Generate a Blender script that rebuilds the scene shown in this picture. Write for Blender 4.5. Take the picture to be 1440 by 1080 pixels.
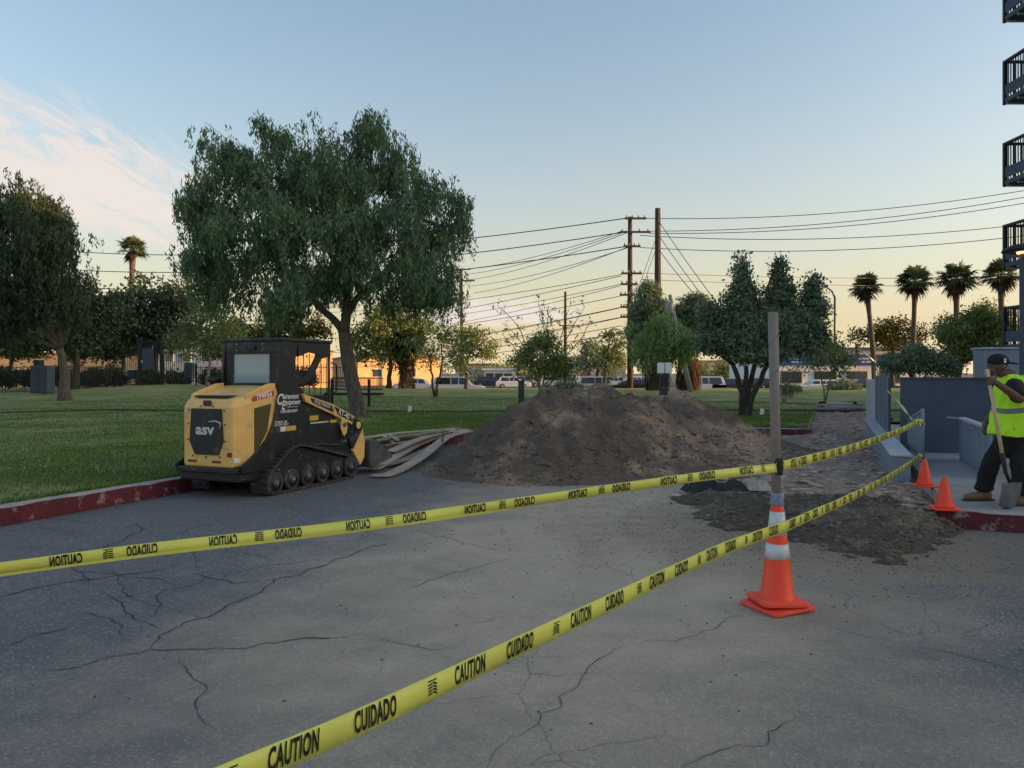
import bpy, bmesh, math, random
import numpy as np
from mathutils import Vector, Matrix, noise, Euler
for o in list(bpy.data.objects): bpy.data.objects.remove(o)
R = math.radians
random.seed(7); rng = np.random.default_rng(7)
scene = bpy.context.scene
COL = scene.collection

# ------------------------------------------------------------------ camera
cam_d = bpy.data.cameras.new('camera'); cam = bpy.data.objects.new('camera', cam_d); COL.objects.link(cam)
cam.location = (0, 0, 1.6); cam.rotation_euler = (R(90), 0, 0)
cam_d.sensor_width = 36; cam_d.lens = 27.0; cam_d.shift_y = -15/1440
cam_d.clip_end = 6000; cam_d.clip_start = 0.05
scene.camera = cam
# ------------------------------------------------------------------ sky
SUN_AZ, SUN_EL = 96, 7.0          # degrees clockwise from +Y (the view), and above the horizon
world = bpy.data.worlds.new('World'); scene.world = world; world.use_nodes = True
wn = world.node_tree.nodes; wl = world.node_tree.links; wn.clear()
def wnode(t, **k):
    n = wn.new(t)
    for a, b in k.items(): setattr(n, a, b)
    return n
sky = wnode('ShaderNodeTexSky', sky_type='NISHITA', sun_disc=False, sun_elevation=R(SUN_EL), sun_rotation=R(SUN_AZ),
            altitude=20, air_density=1.0, dust_density=3.6, ozone_density=1.6)
wtc = wnode('ShaderNodeTexCoord')
wsep = wnode('ShaderNodeSeparateXYZ'); wl.new(wtc.outputs['Generated'], wsep.inputs[0])
def wmath(op, a, b=None, c=None, clamp=False):
    n = wnode('ShaderNodeMath', operation=op, use_clamp=clamp)
    for i, x in enumerate((a, b, c)):
        if x is None: continue
        if isinstance(x, (int, float)): n.inputs[i].default_value = x
        else: wl.new(x, n.inputs[i])
    return n.outputs[0]
# clouds lie on a layer far above: its plane coordinates are direction.xy / (direction.z + small)
wz = wmath('MAXIMUM', wmath('ADD', wsep.outputs[2], 0.10), 0.03)
wqx = wmath('DIVIDE', wsep.outputs[0], wz); wqy = wmath('DIVIDE', wsep.outputs[1], wz)
wcomb = wnode('ShaderNodeCombineXYZ'); wl.new(wqx, wcomb.inputs[0]); wl.new(wqy, wcomb.inputs[1])
def cloud_bank(cx, cy, ang, rx, ry):
    m = wnode('ShaderNodeMapping', vector_type='TEXTURE')
    m.inputs['Location'].default_value = (cx, cy, 0); m.inputs['Rotation'].default_value = (0, 0, R(ang)); m.inputs['Scale'].default_value = (rx, ry, 1)
    wl.new(wcomb.outputs[0], m.inputs[0])
    l = wnode('ShaderNodeVectorMath', operation='LENGTH'); wl.new(m.outputs[0], l.inputs[0])
    return wmath('SUBTRACT', 1.0, l.outputs['Value'], clamp=True)
wnz = wnode('ShaderNodeTexNoise'); wnz.inputs['Scale'].default_value = 4.2; wnz.inputs['Detail'].default_value = 9; wnz.inputs['Roughness'].default_value = 0.68; wnz.inputs['Distortion'].default_value = 0.9
wmp = wnode('ShaderNodeMapping'); wmp.inputs['Rotation'].default_value = (0, 0, R(14)); wmp.inputs['Scale'].default_value = (1.0, 0.55, 1)
wmp.inputs['Scale'].default_value = (1.6, 0.5, 1); wl.new(wcomb.outputs[0], wmp.inputs[0]); wl.new(wmp.outputs[0], wnz.inputs['Vector'])
bank = wmath('MAXIMUM', cloud_bank(-1.56, 2.72, 80, 1.35, 0.62), cloud_bank(-2.9, 4.6, 40, 1.5, 0.6))
bank = wmath('MAXIMUM', bank, cloud_bank(-0.25, 5.6, 8, 1.0, 0.8))
bank = wmath('MAXIMUM', bank, cloud_bank(-3.2, 2.3, 60, 1.6, 0.8))
bank = wmath('MAXIMUM', bank, cloud_bank(-1.5, -3.0, 30, 2.4, 0.9))
cl = wmath('MULTIPLY', wmath('ADD', wmath('MULTIPLY', bank, 1.6), wmath('MULTIPLY_ADD', wnz.outputs['Fac'], 5.6, -2.85)), 1.0)
cl = wmath('MULTIPLY', wmath('MINIMUM', wmath('MAXIMUM', cl, 0.0), 1.0), wmath('MINIMUM', wmath('MULTIPLY', bank, 3.0), 1.0))
cl = wmath('MULTIPLY', cl, 0.90)
wmix = wnode('ShaderNodeMix', data_type='RGBA'); wl.new(cl, wmix.inputs[0]); wl.new(sky.outputs[0], wmix.inputs[6])
CLOUD = wmix.inputs[7]; CLOUD.default_value = (2.15, 1.92, 1.78, 1)
whz = wmath('MULTIPLY', wmath('EXPONENT', wmath('MULTIPLY', wmath('MAXIMUM', wsep.outputs[2], 0.0), -6.5)), 0.95)   # warm dusk haze low down, the same all round
wmix2 = wnode('ShaderNodeMix', data_type='RGBA'); wl.new(whz, wmix2.inputs[0]); wl.new(sky.outputs[0], wmix2.inputs[6]); wmix2.inputs[7].default_value = (2.5, 2.05, 1.32, 1)
wl.new(wmix2.outputs[2], wmix.inputs[6])
wbg = wnode('ShaderNodeBackground'); wl.new(wmix.outputs[2], wbg.inputs[0]); wbg.inputs[1].default_value = 0.15
wout = wnode('ShaderNodeOutputWorld'); wl.new(wbg.outputs[0], wout.inputs[0])
# ------------------------------------------------------------------ sun and exposure
sd = bpy.data.lights.new('sun', 'SUN'); sun = bpy.data.objects.new('sun', sd); COL.objects.link(sun)
sd.energy = 3.0; sd.angle = R(0.6); sd.color = (1.0, 0.52, 0.20)
a, e = R(SUN_AZ), R(SUN_EL)
to_sun = Vector((math.sin(a)*math.cos(e), math.cos(a)*math.cos(e), math.sin(e)))
sun.rotation_euler = to_sun.to_track_quat('Z', 'Y').to_euler(); sun.location = to_sun*200
vs = scene.view_settings; vs.view_transform = 'Standard'; vs.look = 'None'; vs.gamma = 1.0; vs.use_curve_mapping = False
vs.exposure = 1.44
scene.cycles.max_bounces = 6; scene.cycles.diffuse_bounces = 3; scene.cycles.transparent_max_bounces = 8
scene.cycles.use_denoising = True

# ------------------------------------------------------------------ helpers
H, F = 525.0, 1080.0
UC, US = 0.385, 0.923
_n = math.hypot(UC, US); UC /= _n; US /= _n
def at(px, py, Y):                 # the place seen at a photograph position at depth Y
    return Vector(((px-720)/F*Y, Y, 1.6-(py-H)*Y/F))
def gr(px, py, z=0.0):             # the place on a level at height z
    Y = (1.6-z)*F/(py-H); return Vector(((px-720)/F*Y, Y, z))
def pxX(px, Y): return (px-720)/F*Y
def SV(u, v, z=0.0):               # site frame: u along the driveway, v to its right
    return Vector((UC*u+US*v, US*u-UC*v, z))
def uv_of(x, y): return UC*x+US*y, US*x-UC*y
SITE_ROT = -math.atan2(UC, US)

def tag(o, label=None, cat=None, group=None, kind=None):
    if label: o['label'] = label
    if cat: o['category'] = cat
    if group: o['group'] = group
    if kind: o['kind'] = kind
    return o
def link(o, parent=None):
    COL.objects.link(o)
    if parent is not None: o.parent = parent
    return o
def empty(name, loc=(0, 0, 0), rz=0.0):
    o = bpy.data.objects.new(name, None); o.location = loc; o.rotation_euler = (0, 0, rz); COL.objects.link(o); return o
def np_mesh(name, V, Fq):
    V = np.asarray(V, dtype=np.float32); Fq = np.asarray(Fq, dtype=np.int32)
    me = bpy.data.meshes.new(name); n, k = Fq.shape
    me.vertices.add(len(V)); me.vertices.foreach_set('co', V.ravel())
    me.loops.add(n*k); me.loops.foreach_set('vertex_index', Fq.ravel())
    me.polygons.add(n); me.polygons.foreach_set('loop_start', np.arange(0, n*k, k, dtype=np.int32))
    me.polygons.foreach_set('loop_total', np.full(n, k, dtype=np.int32))
    me.update(calc_edges=True); return me
def mobj(name, me, mat, parent=None, smooth=False, loc=None, rot=None):
    if mat is not None and not me.materials: me.materials.append(mat)
    if smooth: me.polygons.foreach_set('use_smooth', [True]*len(me.polygons))
    o = bpy.data.objects.new(name, me); link(o, parent)
    if loc is not None: o.location = loc
    if rot is not None: o.rotation_euler = rot
    return o
class MB:
    def __init__(s): s.v = []; s.f = []
    def add(s, vs, fs):
        b = len(s.v); s.v += [tuple(x) for x in vs]; s.f += [tuple(b+i for i in f) for f in fs]; return s
    def box(s, x0, x1, y0, y1, z0, z1):
        return s.add([(x0,y0,z0),(x1,y0,z0),(x1,y1,z0),(x0,y1,z0),(x0,y0,z1),(x1,y0,z1),(x1,y1,z1),(x0,y1,z1)],
                     [(0,3,2,1),(4,5,6,7),(0,1,5,4),(1,2,6,5),(2,3,7,6),(3,0,4,7)])
    def prism(s, poly, axis, a0, a1):       # polygon in the other two axes, extruded along axis
        n = len(poly)
        def mk(p, a):
            return (a, p[0], p[1]) if axis == 'x' else ((p[0], a, p[1]) if axis == 'y' else (p[0], p[1], a))
        vs = [mk(p, a0) for p in poly]+[mk(p, a1) for p in poly]
        return s.add(vs, [tuple(range(n-1, -1, -1)), tuple(range(n, 2*n))]+[(i, (i+1) % n, n+(i+1) % n, n+i) for i in range(n)])
    def tube(s, pts, rad, n=8, cap=True, flat=None):
        pts = [Vector(p) for p in pts]; m = len(pts)
        if not hasattr(rad, '__len__'): rad = [rad]*m
        vs = []; ref = None
        for i, p in enumerate(pts):
            d = (pts[min(i+1, m-1)]-pts[max(i-1, 0)]).normalized()
            if ref is None:
                ref = Vector((0, 0, 1)) if abs(d.z) < 0.9 else Vector((1, 0, 0))
            a_ = d.cross(ref).normalized(); b_ = a_.cross(d).normalized(); ref = b_
            for k in range(n):
                t = 2*math.pi*(k+0.5)/n
                vs.append(p+a_*math.cos(t)*rad[i]+b_*math.sin(t)*rad[i]*(flat or 1))
        fs = [(i*n+k, i*n+(k+1) % n, (i+1)*n+(k+1) % n, (i+1)*n+k) for i in range(m-1) for k in range(n)]
        if cap: fs += [tuple(range(n-1, -1, -1)), tuple((m-1)*n+k for k in range(n))]
        return s.add(vs, fs)
    def strip(s, pts, w, t):                # a flat board of width w and thickness t bent along pts
        pts = [Vector(p) for p in pts]; m = len(pts); vs = []
        for i, p in enumerate(pts):
            d = pts[min(i+1, m-1)]-pts[max(i-1, 0)]; d.z = 0; d.normalize(); sd_ = Vector((d.y, -d.x, 0))*(w/2)
            vs += [p-sd_, p+sd_, p+sd_+Vector((0, 0, t)), p-sd_+Vector((0, 0, t))]
        fs = [(i*4+k, i*4+(k+1) % 4, i*4+4+(k+1) % 4, i*4+4+k) for i in range(m-1) for k in range(4)]
        return s.add(vs, fs+[(3, 2, 1, 0), tuple((m-1)*4+k for k in range(4))])
    def lathe(s, prof, n=24, c=(0, 0, 0), axis='z'):
        vs = []
        for r_, z_ in prof:
            for k in range(n):
                t = 2*math.pi*k/n
                p = (r_*math.cos(t), r_*math.sin(t), z_)
                if axis == 'x': p = (z_, r_*math.cos(t), r_*math.sin(t))
                if axis == 'y': p = (r_*math.sin(t), z_, r_*math.cos(t))
                vs.append((c[0]+p[0], c[1]+p[1], c[2]+p[2]))
        m = len(prof)
        fs = [(i*n+k, i*n+(k+1) % n, (i+1)*n+(k+1) % n, (i+1)*n+k) for i in range(m-1) for k in range(n)]
        return s.add(vs, fs+[tuple(range(n-1, -1, -1)), tuple((m-1)*n+k for k in range(n))])
    def ball(s, c, r, n=10, m=7):
        if not hasattr(r, '__len__'): r = (r, r, r)
        vs = [(c[0], c[1], c[2]-r[2])]
        for i in range(1, m):
            ph = -math.pi/2+math.pi*i/m
            for k in range(n):
                t = 2*math.pi*k/n; vs.append((c[0]+r[0]*math.cos(ph)*math.cos(t), c[1]+r[1]*math.cos(ph)*math.sin(t), c[2]+r[2]*math.sin(ph)))
        vs.append((c[0], c[1], c[2]+r[2])); e_ = len(vs)-1
        fs = [(0, 1+(k+1) % n, 1+k) for k in range(n)]
        fs += [(1+i*n+k, 1+i*n+(k+1) % n, 1+(i+1)*n+(k+1) % n, 1+(i+1)*n+k) for i in range(m-2) for k in range(n)]
        fs += [(1+(m-2)*n+k, 1+(m-2)*n+(k+1) % n, e_) for k in range(n)]
        return s.add(vs, fs)
    def capsule(s, p0, p1, r0, r1, n=12):
        p0 = Vector(p0); p1 = Vector(p1); d = (p1-p0).normalized()
        pts = []; rr = []
        for t in (85, 60, 30): pts.append(p0-d*r0*math.sin(R(t))); rr.append(r0*math.cos(R(t)))
        pts += [p0, p1]; rr += [r0, r1]
        for t in (30, 60, 85): pts.append(p1+d*r1*math.sin(R(t))); rr.append(r1*math.cos(R(t)))
        return s.tube(pts, rr, n)
    def mesh(s, name):
        me = bpy.data.meshes.new(name); me.from_pydata(s.v, [], s.f)
        bm = bmesh.new(); bm.from_mesh(me); bmesh.ops.recalc_face_normals(bm, faces=bm.faces); bm.to_mesh(me); bm.free()
        return me
    def build(s, name, mat, parent=None, smooth=False, bevel=0, seg=2, auto=False):
        o = mobj(name, s.mesh(name), mat, parent, smooth)
        if bevel:
            m = o.modifiers.new('bevel', 'BEVEL'); m.width = bevel; m.segments = seg; m.limit_method = 'ANGLE'; m.angle_limit = R(35)
        return o
def copy_tree(o, parent=None):
    c = o.copy(); COL.objects.link(c); c.parent = parent
    for ch in list(o.children): copy_tree(ch, c)
    return c
def catmull(pts, n=6):
    out = []; P = [pts[0]]+list(pts)+[pts[-1]]
    for i in range(1, len(P)-2):
        for k in range(n):
            t = k/n; out.append(.5*((2*P[i])+(-P[i-1]+P[i+1])*t+(2*P[i-1]-5*P[i]+4*P[i+1]-P[i+2])*t*t+(-P[i-1]+3*P[i]-3*P[i+1]+P[i+2])*t**3))
    out.append(P[-2]); return out
def fbm(x, y, z=0.0, o=5): return noise.fractal(Vector((x, y, z)), 1.0, 2.0, o)

# ------------------------------------------------------------------ materials
def mat_new(name):
    m = bpy.data.materials.new(name); m.use_nodes = True; nt = m.node_tree
    return m, nt, nt.nodes['Principled BSDF']
def add_noise(nt, scale, detail=4, rough=0.6, vec=None):
    n = nt.nodes.new('ShaderNodeTexNoise'); n.inputs['Scale'].default_value = scale; n.inputs['Detail'].default_value = detail; n.inputs['Roughness'].default_value = rough
    if vec is not None: nt.links.new(vec, n.inputs['Vector'])
    return n
def ramp(nt, fac, stops):
    r = nt.nodes.new('ShaderNodeValToRGB'); el = r.color_ramp.elements
    while len(el) < len(stops): el.new(0.5)
    for e_, (p, c) in zip(el, stops): e_.position = p; e_.color = (c[0], c[1], c[2], 1)
    nt.links.new(fac, r.inputs[0]); return r
def mixc(nt, fac, a_, b_, mode='MIX'):
    m = nt.nodes.new('ShaderNodeMix'); m.data_type = 'RGBA'; m.blend_type = mode
    for i, x in ((0, fac), (6, a_), (7, b_)):
        if isinstance(x, (int, float)): m.inputs[i].default_value = x
        elif isinstance(x, (tuple, list)): m.inputs[i].default_value = (x[0], x[1], x[2], 1)
        else: nt.links.new(x, m.inputs[i])
    return m.outputs[2]
def set_bump(nt, bs, h, strength, dist):
    b = nt.nodes.new('ShaderNodeBump'); b.inputs['Strength'].default_value = strength; b.inputs['Distance'].default_value = dist
    nt.links.new(h, b.inputs['Height']); nt.links.new(b.outputs[0], bs.inputs['Normal'])
def objvec(nt):
    t = nt.nodes.new('ShaderNodeTexCoord'); return t.outputs['Object']
def pm(name, c, var=0.2, scale=6, rough=0.6, metal=0, bump=0.0, bscale=60, bdist=0.01, coat=0, wear=None):
    m, nt, bs = mat_new(name); vec = objvec(nt)
    n = add_noise(nt, scale, 5, 0.65, vec)
    lo = [x*(1-var) for x in c]; hi = [min(1, x*(1+var)) for x in c]
    col = ramp(nt, n.outputs['Fac'], [(0.3, lo), (0.7, hi)]).outputs[0]
    if wear:
        w = add_noise(nt, wear[1], 8, 0.7, vec); wr = ramp(nt, w.outputs['Fac'], [(wear[2], (0, 0, 0)), (wear[2]+0.08, (1, 1, 1))])
        col = mixc(nt, wr.outputs[0], col, wear[0])
    nt.links.new(col, bs.inputs['Base Color'])
    bs.inputs['Roughness'].default_value = rough; bs.inputs['Metallic'].default_value = metal
    if coat: bs.inputs['Coat Weight'].default_value = coat
    if bump:
        b2 = add_noise(nt, bscale, 5, 0.6, vec); set_bump(nt, bs, b2.outputs['Fac'], bump, bdist)
    return m
def leafmat(name, c, c2, trans=0.25):
    m, nt, bs = mat_new(name); geo = nt.nodes.new('ShaderNodeNewGeometry')
    r = ramp(nt, geo.outputs['Random Per Island'], [(0.0, c), (1.0, c2)])
    n = add_noise(nt, 0.6, 3, 0.6, objvec(nt))
    col = mixc(nt, n.outputs['Fac'], r.outputs[0], [x*0.75 for x in c], 'MIX')
    out = nt.nodes['Material Output']; d = nt.nodes.new('ShaderNodeBsdfDiffuse'); t = nt.nodes.new('ShaderNodeBsdfTranslucent'); mx = nt.nodes.new('ShaderNodeMixShader')
    nt.links.new(col, d.inputs[0]); nt.links.new(col, t.inputs[0]); mx.inputs[0].default_value = trans
    nt.links.new(d.outputs[0], mx.inputs[1]); nt.links.new(t.outputs[0], mx.inputs[2]); nt.links.new(mx.outputs[0], out.inputs[0])
    return m
def m_asphalt():
    m, nt, bs = mat_new('old_asphalt'); vec = objvec(nt)
    agg = nt.nodes.new('ShaderNodeTexVoronoi'); agg.inputs['Scale'].default_value = 88; nt.links.new(vec, agg.inputs['Vector'])
    sep = nt.nodes.new('ShaderNodeSeparateColor'); nt.links.new(agg.outputs['Color'], sep.inputs[0])
    spk = ramp(nt, sep.outputs[0], [(0.0, (0.095, 0.098, 0.103)), (0.55, (0.155, 0.155, 0.156)), (0.88, (0.18, 0.178, 0.176)), (0.94, (0.34, 0.33, 0.32))])
    big = add_noise(nt, 0.7, 6, 0.65, vec); col = mixc(nt, ramp(nt, big.outputs['Fac'], [(0.35, (0, 0, 0)), (0.65, (1, 1, 1))]).outputs[0], spk.outputs[0], mixc(nt, 0.55, spk.outputs[0], (0.11, 0.112, 0.118)))
    # dust trodden out from the pile
    mp = nt.nodes.new('ShaderNodeMapping'); mp.vector_type = 'TEXTURE'; mp.inputs['Location'].default_value = (0.9, 7.4, 0); mp.inputs['Rotation'].default_value = (0, 0, R(-14)); mp.inputs['Scale'].default_value = (2.7, 6.6, 5)
    nt.links.new(vec, mp.inputs[0]); ln = nt.nodes.new('ShaderNodeVectorMath'); ln.operation = 'LENGTH'; nt.links.new(mp.outputs[0], ln.inputs[0])
    dn = add_noise(nt, 1.1, 7, 0.62, vec); mm = nt.nodes.new('ShaderNodeMath'); mm.operation = 'MULTIPLY_ADD'; nt.links.new(dn.outputs['Fac'], mm.inputs[0]); mm.inputs[1].default_value = 1.1; nt.links.new(ln.outputs['Value'], mm.inputs[2])
    dust = ramp(nt, mm.outputs[0], [(0.95, (1, 1, 1)), (1.0, (0.96, 0.96, 0.96))]); dust.color_ramp.elements[0].position = 0.75; dust.color_ramp.elements[1].position = 1.0
    # map range so that the dust thins outwards
    mr = nt.nodes.new('ShaderNodeMapRange'); mr.inputs['From Min'].default_value = 0.95; mr.inputs['From Max'].default_value = 1.72; mr.inputs['To Min'].default_value = 0.97; mr.inputs['To Max'].default_value = 0.0; nt.links.new(mm.outputs[0], mr.inputs[0])
    fine = add_noise(nt, 26, 6, 0.7, vec); f2 = ramp(nt, fine.outputs['Fac'], [(0.35, (0.75, 0.75, 0.75)), (0.7, (1, 1, 1))])
    mu = nt.nodes.new('ShaderNodeMath'); mu.operation = 'MULTIPLY'; nt.links.new(mr.outputs[0], mu.inputs[0]); nt.links.new(f2.outputs[0], mu.inputs[1])
    dcol = ramp(nt, add_noise(nt, 2.3, 6, 0.65, vec).outputs['Fac'], [(0.3, (0.46, 0.375, 0.265)), (0.7, (0.58, 0.48, 0.345))])
    col = mixc(nt, mu.outputs[0], col, dcol.outputs[0])
    mp2 = nt.nodes.new('ShaderNodeMapping'); mp2.vector_type = 'TEXTURE'; mp2.inputs['Location'].default_value = (3.1, 7.6, 0); mp2.inputs['Rotation'].default_value = (0, 0, R(-28)); mp2.inputs['Scale'].default_value = (2.8, 2.3, 5)
    nt.links.new(vec, mp2.inputs[0]); l2 = nt.nodes.new('ShaderNodeVectorMath'); l2.operation = 'LENGTH'; nt.links.new(mp2.outputs[0], l2.inputs[0])
    m2 = nt.nodes.new('ShaderNodeMath'); m2.operation = 'MULTIPLY_ADD'; nt.links.new(add_noise(nt, 2.2, 8, 0.7, vec).outputs['Fac'], m2.inputs[0]); m2.inputs[1].default_value = 1.5; nt.links.new(l2.outputs['Value'], m2.inputs[2])
    r2 = nt.nodes.new('ShaderNodeMapRange'); r2.inputs['From Min'].default_value = 1.1; r2.inputs['From Max'].default_value = 1.85; r2.inputs['To Min'].default_value = 0.9; r2.inputs['To Max'].default_value = 0.0; nt.links.new(m2.outputs[0], r2.inputs[0])
    col = mixc(nt, r2.outputs[0], col, ramp(nt, fine.outputs['Fac'], [(0.3, (0.15, 0.115, 0.08)), (0.7, (0.32, 0.25, 0.175))]).outputs[0])
    # hairline net of fine cracks
    dv = add_noise(nt, 3, 4, 0.6, vec); dvm = mixc(nt, 0.12, vec, dv.outputs['Color'])
    vc = nt.nodes.new('ShaderNodeTexVoronoi'); vc.feature = 'DISTANCE_TO_EDGE'; vc.inputs['Scale'].default_value = 1.75; nt.links.new(dvm, vc.inputs['Vector'])
    ck = ramp(nt, vc.outputs['Distance'], [(0.0, (1, 1, 1)), (0.011, (0, 0, 0))])
    gate = ramp(nt, add_noise(nt, 0.45, 3, 0.5, vec).outputs['Fac'], [(0.44, (0, 0, 0)), (0.56, (0.42, 0.42, 0.42))])
    cm = nt.nodes.new('ShaderNodeMath'); cm.operation = 'MULTIPLY'; nt.links.new(ck.outputs[0], cm.inputs[0]); nt.links.new(gate.outputs[0], cm.inputs[1])
    col = mixc(nt, cm.outputs[0], col, (0.03, 0.03, 0.032))
    nt.links.new(col, bs.inputs['Base Color']); bs.inputs['Roughness'].default_value = 0.88
    hb = nt.nodes.new('ShaderNodeMath'); hb.operation = 'ADD'; nt.links.new(agg.outputs['Distance'], hb.inputs[0]); nt.links.new(fine.outputs['Fac'], hb.inputs[1])
    set_bump(nt, bs, hb.outputs[0], 0.55, 0.012)
    return m
def m_soil(name, dark, tan, s=0.8, thr=0.52):
    m, nt, bs = mat_new(name); vec = objvec(nt)
    a_ = add_noise(nt, s, 7, 0.7, vec); t = ramp(nt, a_.outputs['Fac'], [(thr-0.03, (0, 0, 0)), (thr+0.10, (1, 1, 1))])
    f_ = add_noise(nt, 22, 6, 0.75, vec); d2 = ramp(nt, f_.outputs['Fac'], [(0.3, [x*0.6 for x in dark]), (0.7, [x*1.5 for x in dark])])
    t2 = ramp(nt, f_.outputs['Fac'], [(0.3, [x*0.65 for x in tan]), (0.7, [x*1.3 for x in tan])])
    nt.links.new(mixc(nt, t.outputs[0], d2.outputs[0], t2.outputs[0]), bs.inputs['Base Color']); bs.inputs['Roughness'].default_value = 0.95
    b2 = add_noise(nt, 45, 8, 0.75, vec); set_bump(nt, bs, b2.outputs['Fac'], 0.9, 0.03)
    return m
def m_lawn():
    m, nt, bs = mat_new('mown_turf'); vec = objvec(nt)
    a_ = add_noise(nt, 0.35, 6, 0.65, vec); c1 = ramp(nt, a_.outputs['Fac'], [(0.3, (0.16, 0.24, 0.050)), (0.5, (0.24, 0.31, 0.070)), (0.64, (0.44, 0.41, 0.14))])
    f_ = add_noise(nt, 18, 6, 0.75, vec); c2 = mixc(nt, ramp(nt, f_.outputs['Fac'], [(0.3, (0.35, 0.35, 0.35)), (0.72, (1, 1, 1))]).outputs[0], (0.035, 0.058, 0.02), c1.outputs[0])
    mpl = nt.nodes.new('ShaderNodeMapping'); mpl.inputs['Scale'].default_value = (0.25, 0.8, 1); nt.links.new(vec, mpl.inputs[0])
    w_ = add_noise(nt, 1.1, 7, 0.7, mpl.outputs[0]); c2 = mixc(nt, ramp(nt, w_.outputs['Fac'], [(0.48, (0, 0, 0)), (0.66, (0.75, 0.75, 0.75))]).outputs[0], c2, (0.34, 0.33, 0.13))
    nt.links.new(c2, bs.inputs['Base Color']); bs.inputs['Roughness'].default_value = 0.9
    set_bump(nt, bs, f_.outputs['Fac'], 1.0, 0.06); return m
def m_bark(name, c):
    m, nt, bs = mat_new(name); vec = objvec(nt)
    mp = nt.nodes.new('ShaderNodeMapping'); mp.inputs['Scale'].default_value = (9, 9, 2.2); nt.links.new(vec, mp.inputs[0])
    n = add_noise(nt, 1.6, 7, 0.7, mp.outputs[0]); r = ramp(nt, n.outputs['Fac'], [(0.35, [x*0.35 for x in c]), (0.65, c)])
    nt.links.new(r.outputs[0], bs.inputs['Base Color']); bs.inputs['Roughness'].default_value = 0.95; set_bump(nt, bs, n.outputs['Fac'], 1.0, 0.06); return m
def m_glass(name, c=(0.25, 0.36, 0.37), rough=0.08, alpha=1.0):
    m, nt, bs = mat_new(name); bs.inputs['Base Color'].default_value = (*c, 1); bs.inputs['Roughness'].default_value = rough
    bs.inputs['Specular IOR Level'].default_value = 0.9; bs.inputs['Alpha'].default_value = alpha
    return m
def m_emit(name, c, s):
    m, nt, bs = mat_new(name); bs.inputs['Base Color'].default_value = (*c, 1); bs.inputs['Emission Color'].default_value = (*c, 1); bs.inputs['Emission Strength'].default_value = s; return m
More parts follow.
